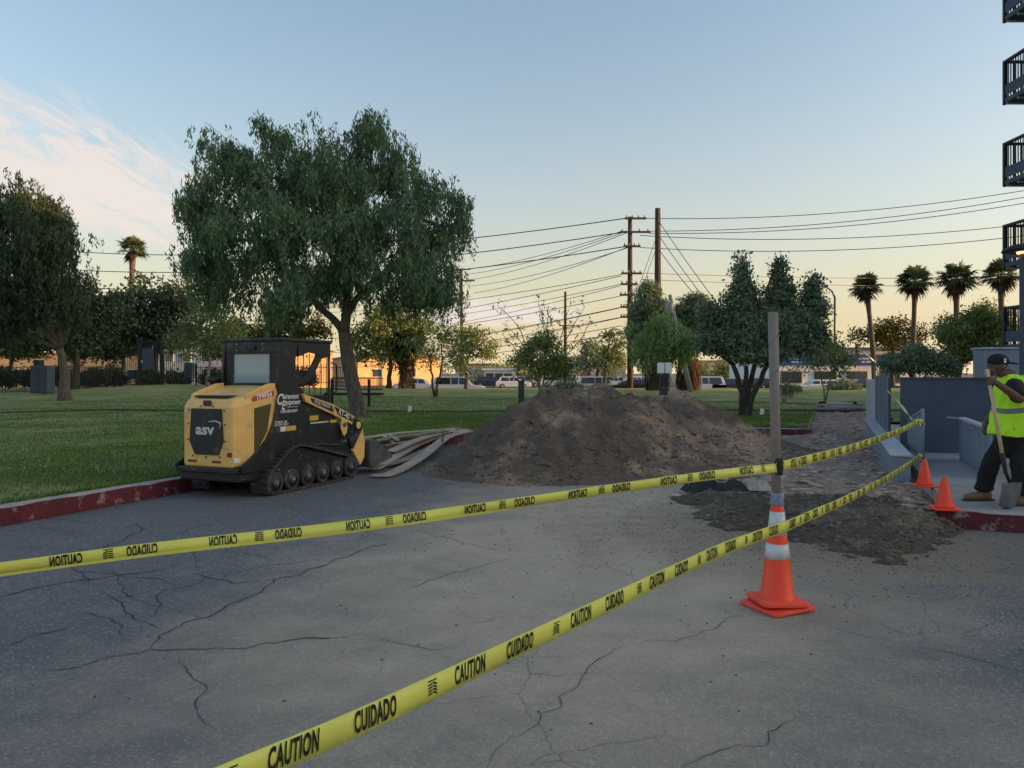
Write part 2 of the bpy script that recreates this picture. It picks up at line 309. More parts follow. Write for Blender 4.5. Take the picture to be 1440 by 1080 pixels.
M = dict(
    asphalt=m_asphalt(), lawn=m_lawn(),
    soil=m_soil('pile_soil', (0.140, 0.102, 0.074), (0.40, 0.285, 0.185), 0.6, 0.51),
    wetsoil=m_soil('dark_soil', (0.105, 0.081, 0.058), (0.27, 0.21, 0.148), 1.3, 0.56),
    dug=m_soil('dug_soil', (0.27, 0.20, 0.155), (0.42, 0.315, 0.245), 1.6, 0.5),
    clod=pm('soil_clod', (0.15, 0.126, 0.102), 0.5, 3, 0.95, bump=0.8, bscale=40),
    shard=pm('pinkish_rubble', (0.44, 0.33, 0.27), 0.5, 5, 0.95, bump=0.6, bscale=30),
    crack=pm('crack_dirt', (0.040, 0.038, 0.036), 0.4, 9, 1.0),
    red=pm('red_kerb_paint', (0.115, 0.017, 0.028), 0.25, 3, 0.8, bump=0.3, bscale=50, wear=((0.28, 0.23, 0.21), 7, 0.565)),
    concrete=pm('pale_concrete', (0.36, 0.34, 0.32), 0.15, 2.5, 0.9, bump=0.4, bscale=60, wear=((0.22, 0.21, 0.2), 2.2, 0.58)),
    walk=pm('walk_concrete', (0.27, 0.265, 0.26), 0.14, 1.8, 0.92, bump=0.35, bscale=70, wear=((0.17, 0.165, 0.16), 1.7, 0.60)),
    grass=leafmat('grass_blade', (0.101, 0.190, 0.048), (0.286, 0.344, 0.087), 0.3),
    far=pm('far_ground', (0.10, 0.095, 0.085), 0.2, 0.02, 0.95), street=pm('street_asphalt', (0.075, 0.077, 0.08), 0.15, 0.4, 0.9),
    yellow=pm('loader_yellow', (0.86, 0.53, 0.17), 0.10, 3, 0.42, coat=0.15, wear=((0.50, 0.36, 0.20), 4, 0.57)),
    black=pm('black_paint', (0.014, 0.017, 0.021), 0.3, 4, 0.5, wear=((0.085, 0.078, 0.068), 4, 0.56)),
    rubber=pm('dusty_rubber', (0.045, 0.044, 0.043), 0.35, 8, 0.9, bump=0.3, bscale=40, wear=((0.13, 0.118, 0.10), 5, 0.55)),
    steel=pm('worn_steel', (0.13, 0.135, 0.14), 0.3, 5, 0.5, 0.5, wear=((0.2, 0.18, 0.15), 6, 0.56)),
    bright=pm('bright_bolt', (0.45, 0.45, 0.45), 0.1, 5, 0.4, 0.6), vent=pm('vent_mesh', (0.085, 0.07, 0.022), 0.4, 60, 0.7, bump=0.5, bscale=120),
    white=pm('white_print', (0.75, 0.75, 0.76), 0.05, 5, 0.6), ink=pm('black_ink', (0.012, 0.012, 0.012), 0.1, 5, 0.55), decred=pm('red_decal', (0.5, 0.05, 0.06), 0.1, 5, 0.5),
    decyel=pm('yellow_decal', (0.62, 0.42, 0.05), 0.1, 9, 0.5), lamp_red=pm('red_lens', (0.22, 0.05, 0.02), 0.2, 20, 0.3),
    cabglass=m_glass('cab_glass', (0.30, 0.44, 0.50), 0.04, 0.86), carglass=m_glass('car_glass', (0.02, 0.025, 0.03), 0.05),  # cab glass base colour carries a painted sky-blue reflection
    tape=pm('caution_tape', (0.72, 0.73, 0.135), 0.08, 3, 0.45), tapeend=pm('tape_back', (0.66, 0.62, 0.30), 0.1, 12, 0.5),
    orange=pm('orange_plastic', (1.0, 0.070, 0.018), 0.06, 3, 0.5, wear=((0.42, 0.10, 0.06), 9, 0.66)), refl=pm('reflective_collar', (0.62, 0.63, 0.66), 0.08, 14, 0.35),
    orange2=pm('dusty_orange_rubber', (0.95, 0.095, 0.045), 0.12, 6, 0.7, wear=((0.55, 0.25, 0.2), 14, 0.60)),
    tube=pm('grey_tube', (0.235, 0.205, 0.175), 0.10, 3, 0.8, wear=((0.17, 0.14, 0.12), 4, 0.62)), rag=pm('blue_rag', (0.20, 0.26, 0.36), 0.5, 25, 0.9),
    wood=pm('weathered_board', (0.40, 0.325, 0.245), 0.3, 5, 0.9, bump=0.5, bscale=30), wood2=pm('dark_board', (0.22, 0.175, 0.135), 0.35, 5, 0.9, bump=0.5, bscale=30),
    handle=pm('ash_handle', (0.62, 0.46, 0.26), 0.12, 4, 0.6), cloth=pm('black_cloth', (0.018, 0.022, 0.026), 0.4, 5, 0.85), paper=pm('crumpled_paper', (0.4, 0.36, 0.33), 0.25, 6, 0.9),
    iron=pm('black_iron', (0.012, 0.013, 0.015), 0.2, 5, 0.6), navy=pm('navy_wall_paint', (0.062, 0.085, 0.125), 0.10, 2.5, 0.85, bump=0.15, bscale=50, wear=((0.075, 0.095, 0.13), 1.5, 0.6)),
    bluegrey=pm('bluegrey_paint', (0.19, 0.235, 0.30), 0.12, 3, 0.6, wear=((0.15, 0.19, 0.25), 4, 0.6)), palegrey=pm('pale_wall', (0.40, 0.42, 0.46), 0.08, 2, 0.85),
    bark=m_bark('pepper_bark', (0.17, 0.145, 0.12)), bark2=m_bark('dark_bark', (0.10, 0.085, 0.07)), bark3=m_bark('white_bark', (0.36, 0.34, 0.31)), palmbark=m_bark('palm_bark', (0.15, 0.115, 0.085)),
    pole=m_bark('pole_wood', (0.10, 0.07, 0.055)), wire=pm('wire', (0.03, 0.03, 0.032), 0.1, 4, 0.6), insul=pm('insulator', (0.28, 0.27, 0.26), 0.2, 4, 0.4),
    pepper=leafmat('pepper_leaf', (0.104, 0.186, 0.109), (0.328, 0.448, 0.225), 0.25), podo=leafmat('podocarpus_leaf', (0.133, 0.209, 0.142), (0.378, 0.466, 0.273), 0.2),
    willow=leafmat('bright_leaf', (0.196, 0.316, 0.125), (0.431, 0.566, 0.234), 0.3), mid=leafmat('mid_leaf', (0.152, 0.222, 0.090), (0.437, 0.466, 0.180), 0.3),
    darkleaf=leafmat('dark_row_leaf', (0.050, 0.084, 0.058), (0.150, 0.195, 0.110), 0.22),  # darker leaf colour of the trees and shrubs at left
    yellowleaf=leafmat('yellow_brown_leaf', (0.09, 0.095, 0.025), (0.24, 0.18, 0.045), 0.35), palm=leafmat('palm_frond', (0.101, 0.158, 0.072), (0.286, 0.301, 0.108), 0.2), skirt=leafmat('dead_frond', (0.075, 0.052, 0.038), (0.17, 0.125, 0.09), 0.1),  # yellow-brown leaf colour also carries sunlight on some far trees
    lit=pm('sunlit_stucco', (0.66, 0.42, 0.22), 0.1, 0.5, 0.9), roof=pm('brown_roof', (0.17, 0.10, 0.07), 0.25, 2, 0.9), win=m_glass('window_glass', (0.04, 0.05, 0.06), 0.1),  # house wall colour is tinted orange for the glow of the low sun
    stucco=pm('building_stucco', (0.42, 0.40, 0.37), 0.06, 1.2, 0.9, bump=0.2, bscale=40), signblue=pm('sign_blue', (0.02, 0.09, 0.42), 0.1, 2, 0.6), offwhite=pm('offwhite_wall', (0.80, 0.80, 0.80), 0.06, 0.6, 0.85),
    skin=pm('brown_skin', (0.12, 0.062, 0.042), 0.12, 9, 0.55), vest=pm('lime_vest', (0.55, 0.98, 0.02), 0.08, 5, 0.7, bump=0.6, bscale=9, bdist=0.03), silver=pm('grey_stripe', (0.16, 0.18, 0.17), 0.1, 9, 0.5),
    blackcloth=pm('black_clothes', (0.011, 0.011, 0.013), 0.3, 7, 0.92, bump=0.6, bscale=10, bdist=0.03), boot=pm('tan_boot', (0.20, 0.125, 0.065), 0.25, 12, 0.75), sole=pm('boot_sole', (0.05, 0.04, 0.035), 0.2, 9, 0.9),
    green=pm('green_bollard', (0.018, 0.032, 0.030), 0.2, 4, 0.6), chrome=pm('light_metal', (0.45, 0.46, 0.47), 0.1, 5, 0.35, 0.7), headl=pm('headlight_lens', (0.7, 0.72, 0.75), 0.05, 5, 0.15), amber=m_emit('warm_lamp', (1.0, 0.42, 0.14), 1.6),
    tail=m_emit('tail_lamp', (1.0, 0.06, 0.03), 2.0), sigcol=pm('signal_yellow', (0.3, 0.2, 0.02), 0.1, 5, 0.6), bus=pm('bus_white', (0.7, 0.7, 0.7), 0.05, 3, 0.4),
    edge_shadow=pm('path_edge_shadow', (0.036, 0.032, 0.024), 0.4, 6, 0.95, bump=0.8, bscale=25),  # dark colour for the painted shadow along the path edge
)
def paint(name, c): return pm(name, c, 0.04, 3, 0.3, coat=0.4)

# ================================================================== THE SETTING
def struct(o): return tag(o, kind='structure')
mb = MB(); mb.add([(-3500, -600, -0.42), (3500, -600, -0.42), (3500, 5200, -0.42), (-3500, 5200, -0.42)], [(0, 1, 2, 3)])
struct(mb.build('ground', M['far']))
mb = MB(); mb.add([SV(-30, -8.12), SV(-30, 32), SV(24, 32), SV(24, -8.12)], [(0, 1, 2, 3)])
drive = struct(mb.build('driveway', M['asphalt']))
# --- cracks, each a narrow jagged gash filled with dirt
def crack(pts, w):
    pts = [gr(x, y) for x, y in pts]; out = []
    for p, q in zip(pts, pts[1:]):
        n = max(2, int((q-p).length/0.05))
        for i in range(n): out.append(p.lerp(q, i/n))
    out.append(pts[-1]); V = []; Fq = []
    L = len(out)
    for i, p in enumerate(out):
        d = (out[min(i+1, L-1)]-out[max(i-1, 0)]).normalized(); s = Vector((d.y, -d.x, 0))
        j = (noise.noise(p*6)*0.05+noise.noise(p*23)*0.022); p2 = p+s*j
        ww = .58*w*(0.35+1.1*abs(noise.noise(p*9+Vector((5, 1, 2))))+0.25*random.random())*min(1, i/5+0.15, (L-1-i)/5+0.15)
        V += [p2-s*ww+Vector((0, 0, .004)), p2+s*ww+Vector((0, 0, .004))]
        if i: Fq.append((2*i-2, 2*i-1, 2*i+1, 2*i))
    mobj('crack', np_mesh('crack', [tuple(v) for v in V], Fq), M['crack'], drive)
for pts, w in [
    ([(-20, 920), (40, 895), (75, 888), (150, 872)], .010), ([(45, 948), (110, 938), (160, 925), (212, 913), (265, 915), (330, 911), (415, 900), (505, 894)], .011),
    ([(212, 913), (225, 895), (235, 888), (290, 868), (345, 842), (380, 825), (385, 815), (420, 808), (480, 785), (520, 770), (560, 760)], .012),
    ([(385, 817), (330, 820), (290, 812), (268, 805)], .010), ([(235, 885), (190, 868), (172, 850), (150, 835)], .010), ([(245, 922), (265, 940), (280, 965), (278, 1000), (295, 1030)], .006),
    ([(-20, 845), (60, 825), (130, 815), (215, 803), (262, 792)], .014), ([(60, 800), (130, 778), (180, 755), (205, 743), (188, 738), (170, 745)], .013), ([(240, 757), (262, 745), (290, 738), (310, 730)], .012),
    ([(505, 894), (560, 905), (605, 916), (650, 905)], .006), ([(720, 1040), (745, 1025), (785, 995), (792, 975), (820, 960), (825, 940), (880, 908)], .006),
    ([(690, 1085), (700, 1055), (722, 1036)], .006), ([(885, 905), (950, 900), (975, 895), (1010, 880), (1048, 862)], .005), ([(1450, 948), (1380, 930), (1310, 912), (1282, 908)], .009), ([(1282, 908), (1300, 895), (1298, 880)], .005),
    ([(1150, 872), (1190, 888), (1240, 900), (1282, 908)], .004), ([(955, 1085), (1010, 1055), (1070, 1045), (1080, 1030), (1130, 1008)], .006), ([(560, 835), (610, 815), (680, 795), (720, 785)], .007),
    ([(560, 740), (640, 760), (710, 778), (730, 784)], .006), ([(640, 880), (690, 872), (720, 862)], .005), ([(380, 705), (430, 720), (480, 728)], .008), ([(300, 720), (350, 712), (420, 700)], .008), ([(830, 790), (900, 812)], .005)]:
    crack(pts, w)
rc = random.Random(11)
for k in range(22):                        # finer branching cracks in the older asphalt by the left kerb
    x, y = rc.uniform(-20, 330), rc.uniform(718, 860); a_ = rc.choice((0, .25, -.25, math.pi/2.2))+rc.uniform(-.3, .3); P_ = [(x, y)]
    for j in range(rc.randint(3, 7)):
        sc_ = (P_[-1][1]-525)/9; a_ += rc.uniform(-.7, .7); P_.append((P_[-1][0]+math.cos(a_)*sc_*1.1, min(1075, max(706, P_[-1][1]+math.sin(a_)*sc_*.30))))
    crack(P_, rc.uniform(.004, .009))
# --- kerbs
def kerb(p0, p1, front, name='kerb', h=0.2, w=0.15, taper=None):
    d = (p1-p0); L = d.length; d.normalize(); n = front.normalized()
    mb = MB(); k = max(2, int(L/1.0)); prof = [(0.012, -.3), (0.012, h-.02), (-.01, h), (-w, h), (-w, -.3)]
    vs = []
    for i in range(k+1):
        c = p0+d*(L*i/k)
        vs += [c+n*a_+Vector((0, 0, z_)) for a_, z_ in prof]
    m = len(prof); mb.add(vs, [(i*m+j, i*m+j+1, i*m+m+j+1, i*m+m+j) for i in range(k) for j in range(m-1)])
    o = struct(mb.build(name, M['concrete']))
    mb = MB(); vs = []
    for i in range(k*4+1):
        c = p0+d*(L*i/(k*4)); hh = h-.012+noise.noise(c*3)*.008
        vs += [c+n*.052+Vector((0, 0, .003)), c+n*.016+Vector((0, 0, .0045)), c+n*.016+Vector((0, 0, hh-.01)), c+n*.002+Vector((0, 0, hh))]
    mb.add(vs, [(i*4+j, i*4+j+1, i*4+5+j, i*4+4+j) for i in range(k*4) for j in range(3)])
    mb.build('red_paint', M['red'], o); return o
kerb(SV(-20, -8.06), SV(21.05, -8.06), Vector((US, -UC, 0)), 'kerb_left')
kerb(SV(21.2, -8.2), SV(21.2, -0.50), Vector((-UC, -US, 0)), 'kerb_far', h=0.17)
kerb(SV(9.1, 1.0), SV(9.1, 20), Vector((-UC, -US, 0)), 'kerb_right', h=0.19)
# --- lawn
def lawn_z(x, y):
    t = min(1, max(0, (y-14)/46)); t = t*t*(3-2*t)
    u_, v_ = uv_of(x, y); e_ = min(1, max(0, (-v_-8.2)/1.5)) if u_ < 22 else min(1, max(0, (u_-21.3)/1.5))
    z = 0.185+0.20*t+0.03*e_+(fbm(x*.25, y*.25)*.05+fbm(x*1.4, y*1.4, 3)*.015)*e_
    z += 0.55*math.exp(-((x+20)/7)**2-((y-46)/9)**2)          # a low rise under the gate
    return z
V = []; Fq = []
def grid_strip(v0, v1, us, nv, nu, ymax=62.5, pw=1.6):
    b = len(V)
    for i in range(nv+1):
        v_ = v0+(v1-v0)*i/nv; ue = (ymax+UC*v_)/US; u0 = us if not callable(us) else us(v_)
        for j in range(nu+1):
            t = (j/nu)**pw; u_ = u0+(ue-u0)*t; p = SV(u_, v_); V.append((p.x, p.y, lawn_z(p.x, p.y) if j < nu else -.4))
    for i in range(nv):
        for j in range(nu): Fq.append((b+i*(nu+1)+j, b+(i+1)*(nu+1)+j, b+(i+1)*(nu+1)+j+1, b+i*(nu+1)+j+1))
grid_strip(-24, -8.2, -18, 60, 200, pw=1.2); grid_strip(-110, -24, -18, 70, 110, pw=1.1); grid_strip(-8.2, -0.55, 21.34, 40, 110); grid_strip(-0.55, 1.0, 38, 10, 50); grid_strip(1.0, 45, 24, 50, 50)
lawn = struct(mobj('lawn', np_mesh('lawn', V, Fq), M['lawn'], smooth=True))
mb = MB()                                  # dark strip painting the shadow of a low path edge across the lawn
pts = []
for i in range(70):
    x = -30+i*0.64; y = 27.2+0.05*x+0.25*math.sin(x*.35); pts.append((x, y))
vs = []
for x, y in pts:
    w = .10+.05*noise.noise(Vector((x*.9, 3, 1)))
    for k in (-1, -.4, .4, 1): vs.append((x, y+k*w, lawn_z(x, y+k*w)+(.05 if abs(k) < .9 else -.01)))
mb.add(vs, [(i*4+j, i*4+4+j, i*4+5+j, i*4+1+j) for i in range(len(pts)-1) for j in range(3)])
struct(mb.build('path_shadow_strip', M['edge_shadow']))
# --- street beyond the lawn
mb = MB(); mb.add([(-400, 64.5, -.30), (400, 64.5, -.30), (400, 88, -.30), (-400, 88, -.30)], [(0, 1, 2, 3)]); struct(mb.build('road', M['street']))
mb = MB(); mb.box(-400, 400, 62.4, 64.4, -.4, -.16); struct(mb.build('pavement_far', M['walk']))
mb = MB()
for i in range(60): mb.add([(-120+i*4, 75.9, -.296), (-118+i*4, 75.9, -.296), (-118+i*4, 76.05, -.296), (-120+i*4, 76.05, -.296)], [(0, 1, 2, 3)])
struct(mb.build('road_markings', M['white']))
# --- concrete walk on the right, slab by slab
mb = MB(); mb.box(1.14, 12, 9.25, 30, -.2, .165)
walk = struct(mb.build('pavement_walk', M['concrete'])); walk.rotation_euler = (0, 0, SITE_ROT)
slab_cache = {}
def slab(v0, v1, u0, u1):
    k = (round(v1-v0, 3), round(u1-u0, 3))
    if k not in slab_cache:
        m_ = MB(); m_.box(0.006, k[0]-.006, 0.006, k[1]-.006, 0, .19); slab_cache[k] = m_.mesh('slab')
    o = mobj('slab', slab_cache[k], M['walk'], walk, loc=(v0, u0, random.uniform(-.002, .002)))
us_ = [9.255, 10.9, 12.4, 13.9, 15.4]; vs_ = [1.14, 2.5, 4.0, 5.5, 7.0]
for i in range(4):
    for j in range(4): slab(vs_[j], vs_[j+1], us_[i], us_[i+1])
mb = MB(); mb.box(1.14, 7, 9.112, 9.25, .0, .189); mb.build('edge_band', M['concrete'], walk)

# --- grass blades near enough to tell
def quads(name, C, D, S, L, W, mat, parent=None):
    # one diamond leaf per row: centre C, direction D, side S
    n = len(C); V_ = np.empty((n, 4, 3), dtype=np.float32); L = np.asarray(L).reshape(-1, 1); W = np.asarray(W).reshape(-1, 1)
    V_[:, 0] = C-D*L*.5; V_[:, 1] = C+S*W*.5+D*L*.08; V_[:, 2] = C+D*L*.5; V_[:, 3] = C-S*W*.5+D*L*.08
    return mobj(name, np_mesh(name, V_.reshape(-1, 3), np.arange(n*4).reshape(n, 4)), mat, parent)
def unit(a_): return a_/np.maximum(np.linalg.norm(a_, axis=1, keepdims=True), 1e-6)
def grass_patch(n, fv, fu, hmin=.035, hmax=.075):
    C = []
    while len(C) < n:
        v_ = fv(); u_ = fu(v_); p = SV(u_, v_)
        if p.y < 6 or abs(p.x) > p.y*.72+1: continue
        if noise.noise(Vector((p.x*.8, p.y*.8, 0)))+random.random()*.9 < .05: continue
        C.append((p.x, p.y, lawn_z(p.x, p.y)))
    C = np.array(C); h = rng.uniform(hmin, hmax, n); D = unit(np.column_stack([rng.normal(0, .45, n), rng.normal(0, .45, n), np.ones(n)])); S = unit(np.column_stack([rng.normal(0, 1, n), rng.normal(0, .3, n), np.zeros(n)]))
    C = C+D*h[:, None]*.4; return C, D, S, h
A = grass_patch(60000, lambda: -8.25-min(14, random.expovariate(1/4.0)), lambda v_: random.uniform(3, 24), .03, .065)
B = grass_patch(26000, lambda: random.uniform(-8.2, -.6), lambda v_: 21.4+min(14, random.expovariate(1/5.0)), .03, .065)
C3 = grass_patch(34000, lambda: random.uniform(-30, -8.3), lambda v_: random.uniform(12, 36), .04, .08)
E4 = grass_patch(9000, lambda: -8.235+random.gauss(0, .025), lambda v_: random.uniform(2, 21), .03, .085)
cat = [np.concatenate(x) for x in zip(A, B, C3, E4)]
g = quads('grass', cat[0], cat[1], cat[2], cat[3], rng.uniform(.010, .022, len(cat[3])), M['grass'])
tag(g, 'short green grass blades over the lawn beside the red kerb', 'grass', kind='stuff')

n = 900; P_ = []
while len(P_) < n:
    u_ = random.uniform(3, 36); v_ = random.uniform(-30, -8.4) if random.random() < .75 else random.uniform(-8, -.7)
    if v_ > -8.2 and u_ < 21.6: continue
    p = SV(u_, v_)
    if p.y > 6: P_.append((p.x, p.y, lawn_z(p.x, p.y)+.035))
P_ = np.array(P_); D_ = unit(np.column_stack([rng.normal(0, 1, n), rng.normal(0, 1, n), rng.normal(0, .3, n)])); S_ = unit(np.cross(D_, np.array([[0, 0, 1.0]])))
lf = quads('fallen_leaves', P_, D_, S_, rng.uniform(.05, .11, n), rng.uniform(.025, .05, n), M['skirt']); tag(lf, 'dry brown leaves fallen over the lawn', 'leaves', kind='stuff')
# ================================================================== SOIL
def heightfield(x0, x1, y0, y1, step, fn):
    nx = int((x1-x0)/step); ny = int((y1-y0)/step); V_ = []; Z = np.empty((nx+1, ny+1))
    for i in range(nx+1):
        for j in range(ny+1):
            x = x0+(x1-x0)*i/nx; y = y0+(y1-y0)*j/ny; z = fn(x, y); Z[i, j] = z; V_.append((x, y, z))
    keep = Z > -.03
    F_ = [(i*(ny+1)+j, (i+1)*(ny+1)+j, (i+1)*(ny+1)+j+1, i*(ny+1)+j+1) for i in range(nx) for j in range(ny)
          if keep[i, j] or keep[i+1, j] or keep[i, j+1] or keep[i+1, j+1]]
    used = sorted({k for f in F_ for k in f}); mp = {k: i for i, k in enumerate(used)}
    return [V_[k] for k in used], [tuple(mp[k] for k in f) for f in F_]
PB = []
for px, Y, z, rx, ry in [(755, 13.9, 1.20, 1.85, 2.9), (780, 14.3, 1.34, 1.9, 3.0), (806, 14.7, 1.36, 1.9, 3.2), (845, 15.1, 1.42, 2.0, 3.7), (895, 15.5, 1.26, 1.7, 3.4), (950, 16.6, 1.24, 2.2, 3.3), (1003, 16.2, .66, 1.9, 2.6), (662, 12.8, .36, .85, 1.2), (700, 13.0, .60, 1.25, 1.8), (900, 12.9, .42, 2.0, 1.6), (985, 13.6, .36, 1.6, 1.5), (1050, 15.5, .22, 1.6, 2.0), (780, 12.0, .22, 1.3, 1.1)]:
    PB.append(((px-720)/F*Y, Y, z, rx, ry))
def pile_z(x, y):
    hs = 0.0
    wx = x+.22*noise.noise(Vector((x*.7, y*.7, 9))); wy = y+.22*noise.noise(Vector((x*.7, y*.7, 4)))
    for cx, cy, h, rx, ry in PB:
        d = math.hypot((wx-cx)/rx, (wy-cy)/ry)
        if d < 1.25:
            b = h*max(-.15, 1-math.sqrt(d*d+.010)+.05)
            hs = max(hs, b) if abs(b-hs) > .08 else max(hs, b)+.25*(.08-abs(b-hs))**2/.08
    if hs <= 0: return -.06
    g_ = (.07-abs(fbm(x*1.3, y*1.3, 2, 5))*.20+fbm(x*3.4, y*3.4, 5, 5)*.055+abs(fbm(x*9, y*9, 6, 4))*.060+fbm(x*20, y*20, 1, 2)*.014)*min(1, hs*3.0)
    rill = noise.noise(Vector((x*3.2+y*.4, y*.55, 3)))*.09*min(1, hs*1.5)
    return hs+g_+rill-.02
V, Fq = heightfield(-3.0, 7.2, 10.4, 20.0, .036, pile_z)
pile_root = tag(empty('soil_pile', (2, 14.5, 0)), 'large mound of dark brown excavated soil heaped across the driveway', 'dirt pile')
mb = MB(); mb.v = [(x-2, y-14.5, z) for x, y, z in V]; mb.f = Fq
o = mobj('mound', np_mesh('mound', mb.v, mb.f), M['soil'], pile_root, smooth=True)
# clods: a few alike lumps, the large ones as pieces of their own, the rest as one mass
ROCKS = []
for s_ in range(6):
    bm = bmesh.new(); bmesh.ops.create_icosphere(bm, subdivisions=1, radius=1)
    for v in bm.verts: v.co *= .72+.55*abs(noise.noise(v.co*1.7+Vector((s_*7, 0, 0)))); v.co.z *= .65
    me = bpy.data.meshes.new('clod'); bm.to_mesh(me); bm.free(); me.materials.append(M['clod']); ROCKS.append(me)
def clod(parent, p, r, off):
    o = bpy.data.objects.new('clod', random.choice(ROCKS)); link(o, parent); o.location = (p[0]-off[0], p[1]-off[1], p[2]-off[2]); o.scale = (r*random.uniform(.8, 1.3), r, r*random.uniform(.7, 1)); o.rotation_euler = (random.random()*.6, random.random()*.6, random.random()*6)
n = 0
while n < 130:
    x = random.uniform(-1.6, 5.5); y = random.uniform(11, 15); z = pile_z(x, y)
    if z < .05: continue
    clod(pile_root, (x, y, z), random.uniform(.025, .10)*random.uniform(.6, 1.1), (2, 14.5, 0)); n += 1
def rubble(name, n, place, rmin, rmax, mat, parent=None, off=(0, 0, 0), flat=1.0):
    base = [(np.array([v.co[:] for v in me.vertices]), np.array([p.vertices[:] for p in me.polygons])) for me in ROCKS]
    VV = []; FF = []; b = 0; k = 0
    while k < n:
        p = place()
        if p is None: continue
        bv, bf = base[k % len(base)]; r = rmin+(rmax-rmin)*random.random()**3; t = random.random()*6.28; c, s_ = math.cos(t), math.sin(t)
        q = bv*np.array([r*random.uniform(.7, 1.5), r, r*flat]); q = np.column_stack([q[:, 0]*c-q[:, 1]*s_, q[:, 0]*s_+q[:, 1]*c, q[:, 2]])+np.array(p)-np.array(off)
        VV.append(q); FF.append(bf+b); b += len(q); k += 1
    return mobj(name, np_mesh(name, np.concatenate(VV), np.concatenate(FF)), mat, parent)
def on_pile():
    x = random.uniform(-2.6, 6.8); y = random.uniform(10.6, 16.5); z = pile_z(x, y)
    if z < -.01 or (z > .5 and random.random() < .6): return None
    return (x, y, z)
tag(rubble('loose_clods', 6500, on_pile, .006, .042, M['clod'], pile_root, (2, 14.5, 0)), kind='stuff')
# --- soil spread at the end of the dug strip
def poly_dist(x, y, P):
    ins = False; dm = 1e9; n_ = len(P)
    for i in range(n_):
        x0, y0 = P[i]; x1, y1 = P[(i+1) % n_]
        if (y0 > y) != (y1 > y) and x < (x1-x0)*(y-y0)/(y1-y0)+x0: ins = not ins
        t = max(0, min(1, ((x-x0)*(x1-x0)+(y-y0)*(y1-y0))/((x1-x0)**2+(y1-y0)**2))); dm = min(dm, math.hypot(x-x0-t*(x1-x0), y-y0-t*(y1-y0)))
    return dm if ins else -dm
SP = [tuple(gr(*p)[:2]) for p in [(955, 694), (1020, 698), (1262, 704), (1325, 745), (1334, 766), (1300, 780), (1225, 782), (1118, 762), (1010, 738), (960, 714)]]
def spread_z(x, y):
    d = poly_dist(x, y, SP)+.30*fbm(x*1.6, y*1.6, 7)+.14*fbm(x*6, y*6, 2)
    if d < -.12: return -.06
    h = .010+.13*min(1, max(0, d)/.8)+.02*fbm(x*4, y*4, 1)
    q = math.hypot((x-4.15)/.55, (y-7.95)/.55); h += .14*max(0, 1-q)
    return h+(abs(fbm(x*9, y*9, 3))*.05*min(1, d/.2) if d > 0 else d*.45)
V, Fq = heightfield(1.0, 5.3, 5.7, 11.9, .035, spread_z)
sp_root = tag(empty('soil_spread', (3, 8.5, 0)), 'low spread of dark crumbly soil behind the tall cone, ending at the right kerb', 'dirt pile')
mobj('layer', np_mesh('layer', [(x-3, y-8.5, z) for x, y, z in V], Fq), M['wetsoil'], sp_root, smooth=True)
def on_spread():
    x = random.uniform(1.2, 5.2); y = random.uniform(6.4, 11.8); z = spread_z(x, y)
    return (x, y, z) if z > 0 else None
tag(rubble('loose_clods', 3200, on_spread, .006, .038, M['clod'], sp_root, (3, 8.5, 0)), kind='stuff')
def scatter():
    t = rng.normal(0, 1, 2); k = random.random()
    if k < .55: x = 3.0+t[0]*.95; y = 8.0+t[1]*1.15
    elif k < .8: x = 1.0+t[0]*1.6; y = 11.0+t[1]*.8
    else: x = 1.4+t[0]*2.6; y = 7.5+t[1]*2.4
    u_, v_ = uv_of(x, y)
    if y < 3.2 or v_ < -7.8 or (v_ > .9 and u_ > 9): return None
    return (x, y, .002)
tag(tag(rubble('loose_grit', 5200, scatter, .003, .011, M['clod']), kind='stuff'), 'fine loose grit scattered over the dusty asphalt', 'grit')
# --- dug strip where the walk was lifted
def dug_z(u_, v_):
    e_ = min(1, (v_+.62)/.2, (1.16-v_)/.15)
    return .035+.02*fbm(u_*1.2, v_*1.2, 8)+abs(fbm(u_*3.5, v_*2.2, 4))*.06*e_+fbm(u_*10, v_*10, 1)*.012
V = []; Fq = []; nu, nv = 300, 34
for i in range(nu+1):
    u_ = 9.6+29*(i/nu)**1.3
    for j in range(nv+1):
        lo = -.62 if u_ > 21.2 else (-.62-2.2*min(1, max(0, (21.2-u_)/3)) if u_ > 14 else -2.2+1.2*max(0, (11.5-u_)/2))
        v_ = lo+(1.14-lo)*j/nv; p = SV(u_, v_); z = dug_z(u_, v_)
        if u_ > 21.3: z += .16*min(1, (u_-21.3)/1.5)
        V.append((p.x, p.y, z))
for i in range(nu):
    for j in range(nv): Fq.append((i*(nv+1)+j, (i+1)*(nv+1)+j, (i+1)*(nv+1)+j+1, i*(nv+1)+j+1))
dug = struct(mobj('dug_path', np_mesh('dug_path', V, Fq), M['dug'], smooth=True))
def on_dug():
    u_ = 9.7+28*random.random()**1.6; v_ = random.uniform(-.55 if u_ > 19 else -1.9, 1.05)
    p = SV(u_, v_); return (p.x, p.y, dug_z(u_, v_)+(.16*min(1, max(0, u_-21.3)/1.5)))
tag(rubble('broken_shards', 6500, on_dug, .012, .11, M['shard'], dug, flat=.30), kind='stuff')
for i in range(5):                          # grey broken slabs at the far end
    m_ = MB(); w, l = random.uniform(.35, .6), random.uniform(.5, 1.1); m_.prism([(-w, -l), (w*.8, -l*.9), (w, l*.7), (-w*.6, l)], 'z', 0, .06)
    p = SV(31+i*1.2, random.uniform(-.2, .7)); o = m_.build('broken_slab', M['walk'], dug); o.location = (p.x, p.y, .26); o.rotation_euler = (random.uniform(-.05, .05), random.uniform(-.05, .05), random.random()*3)

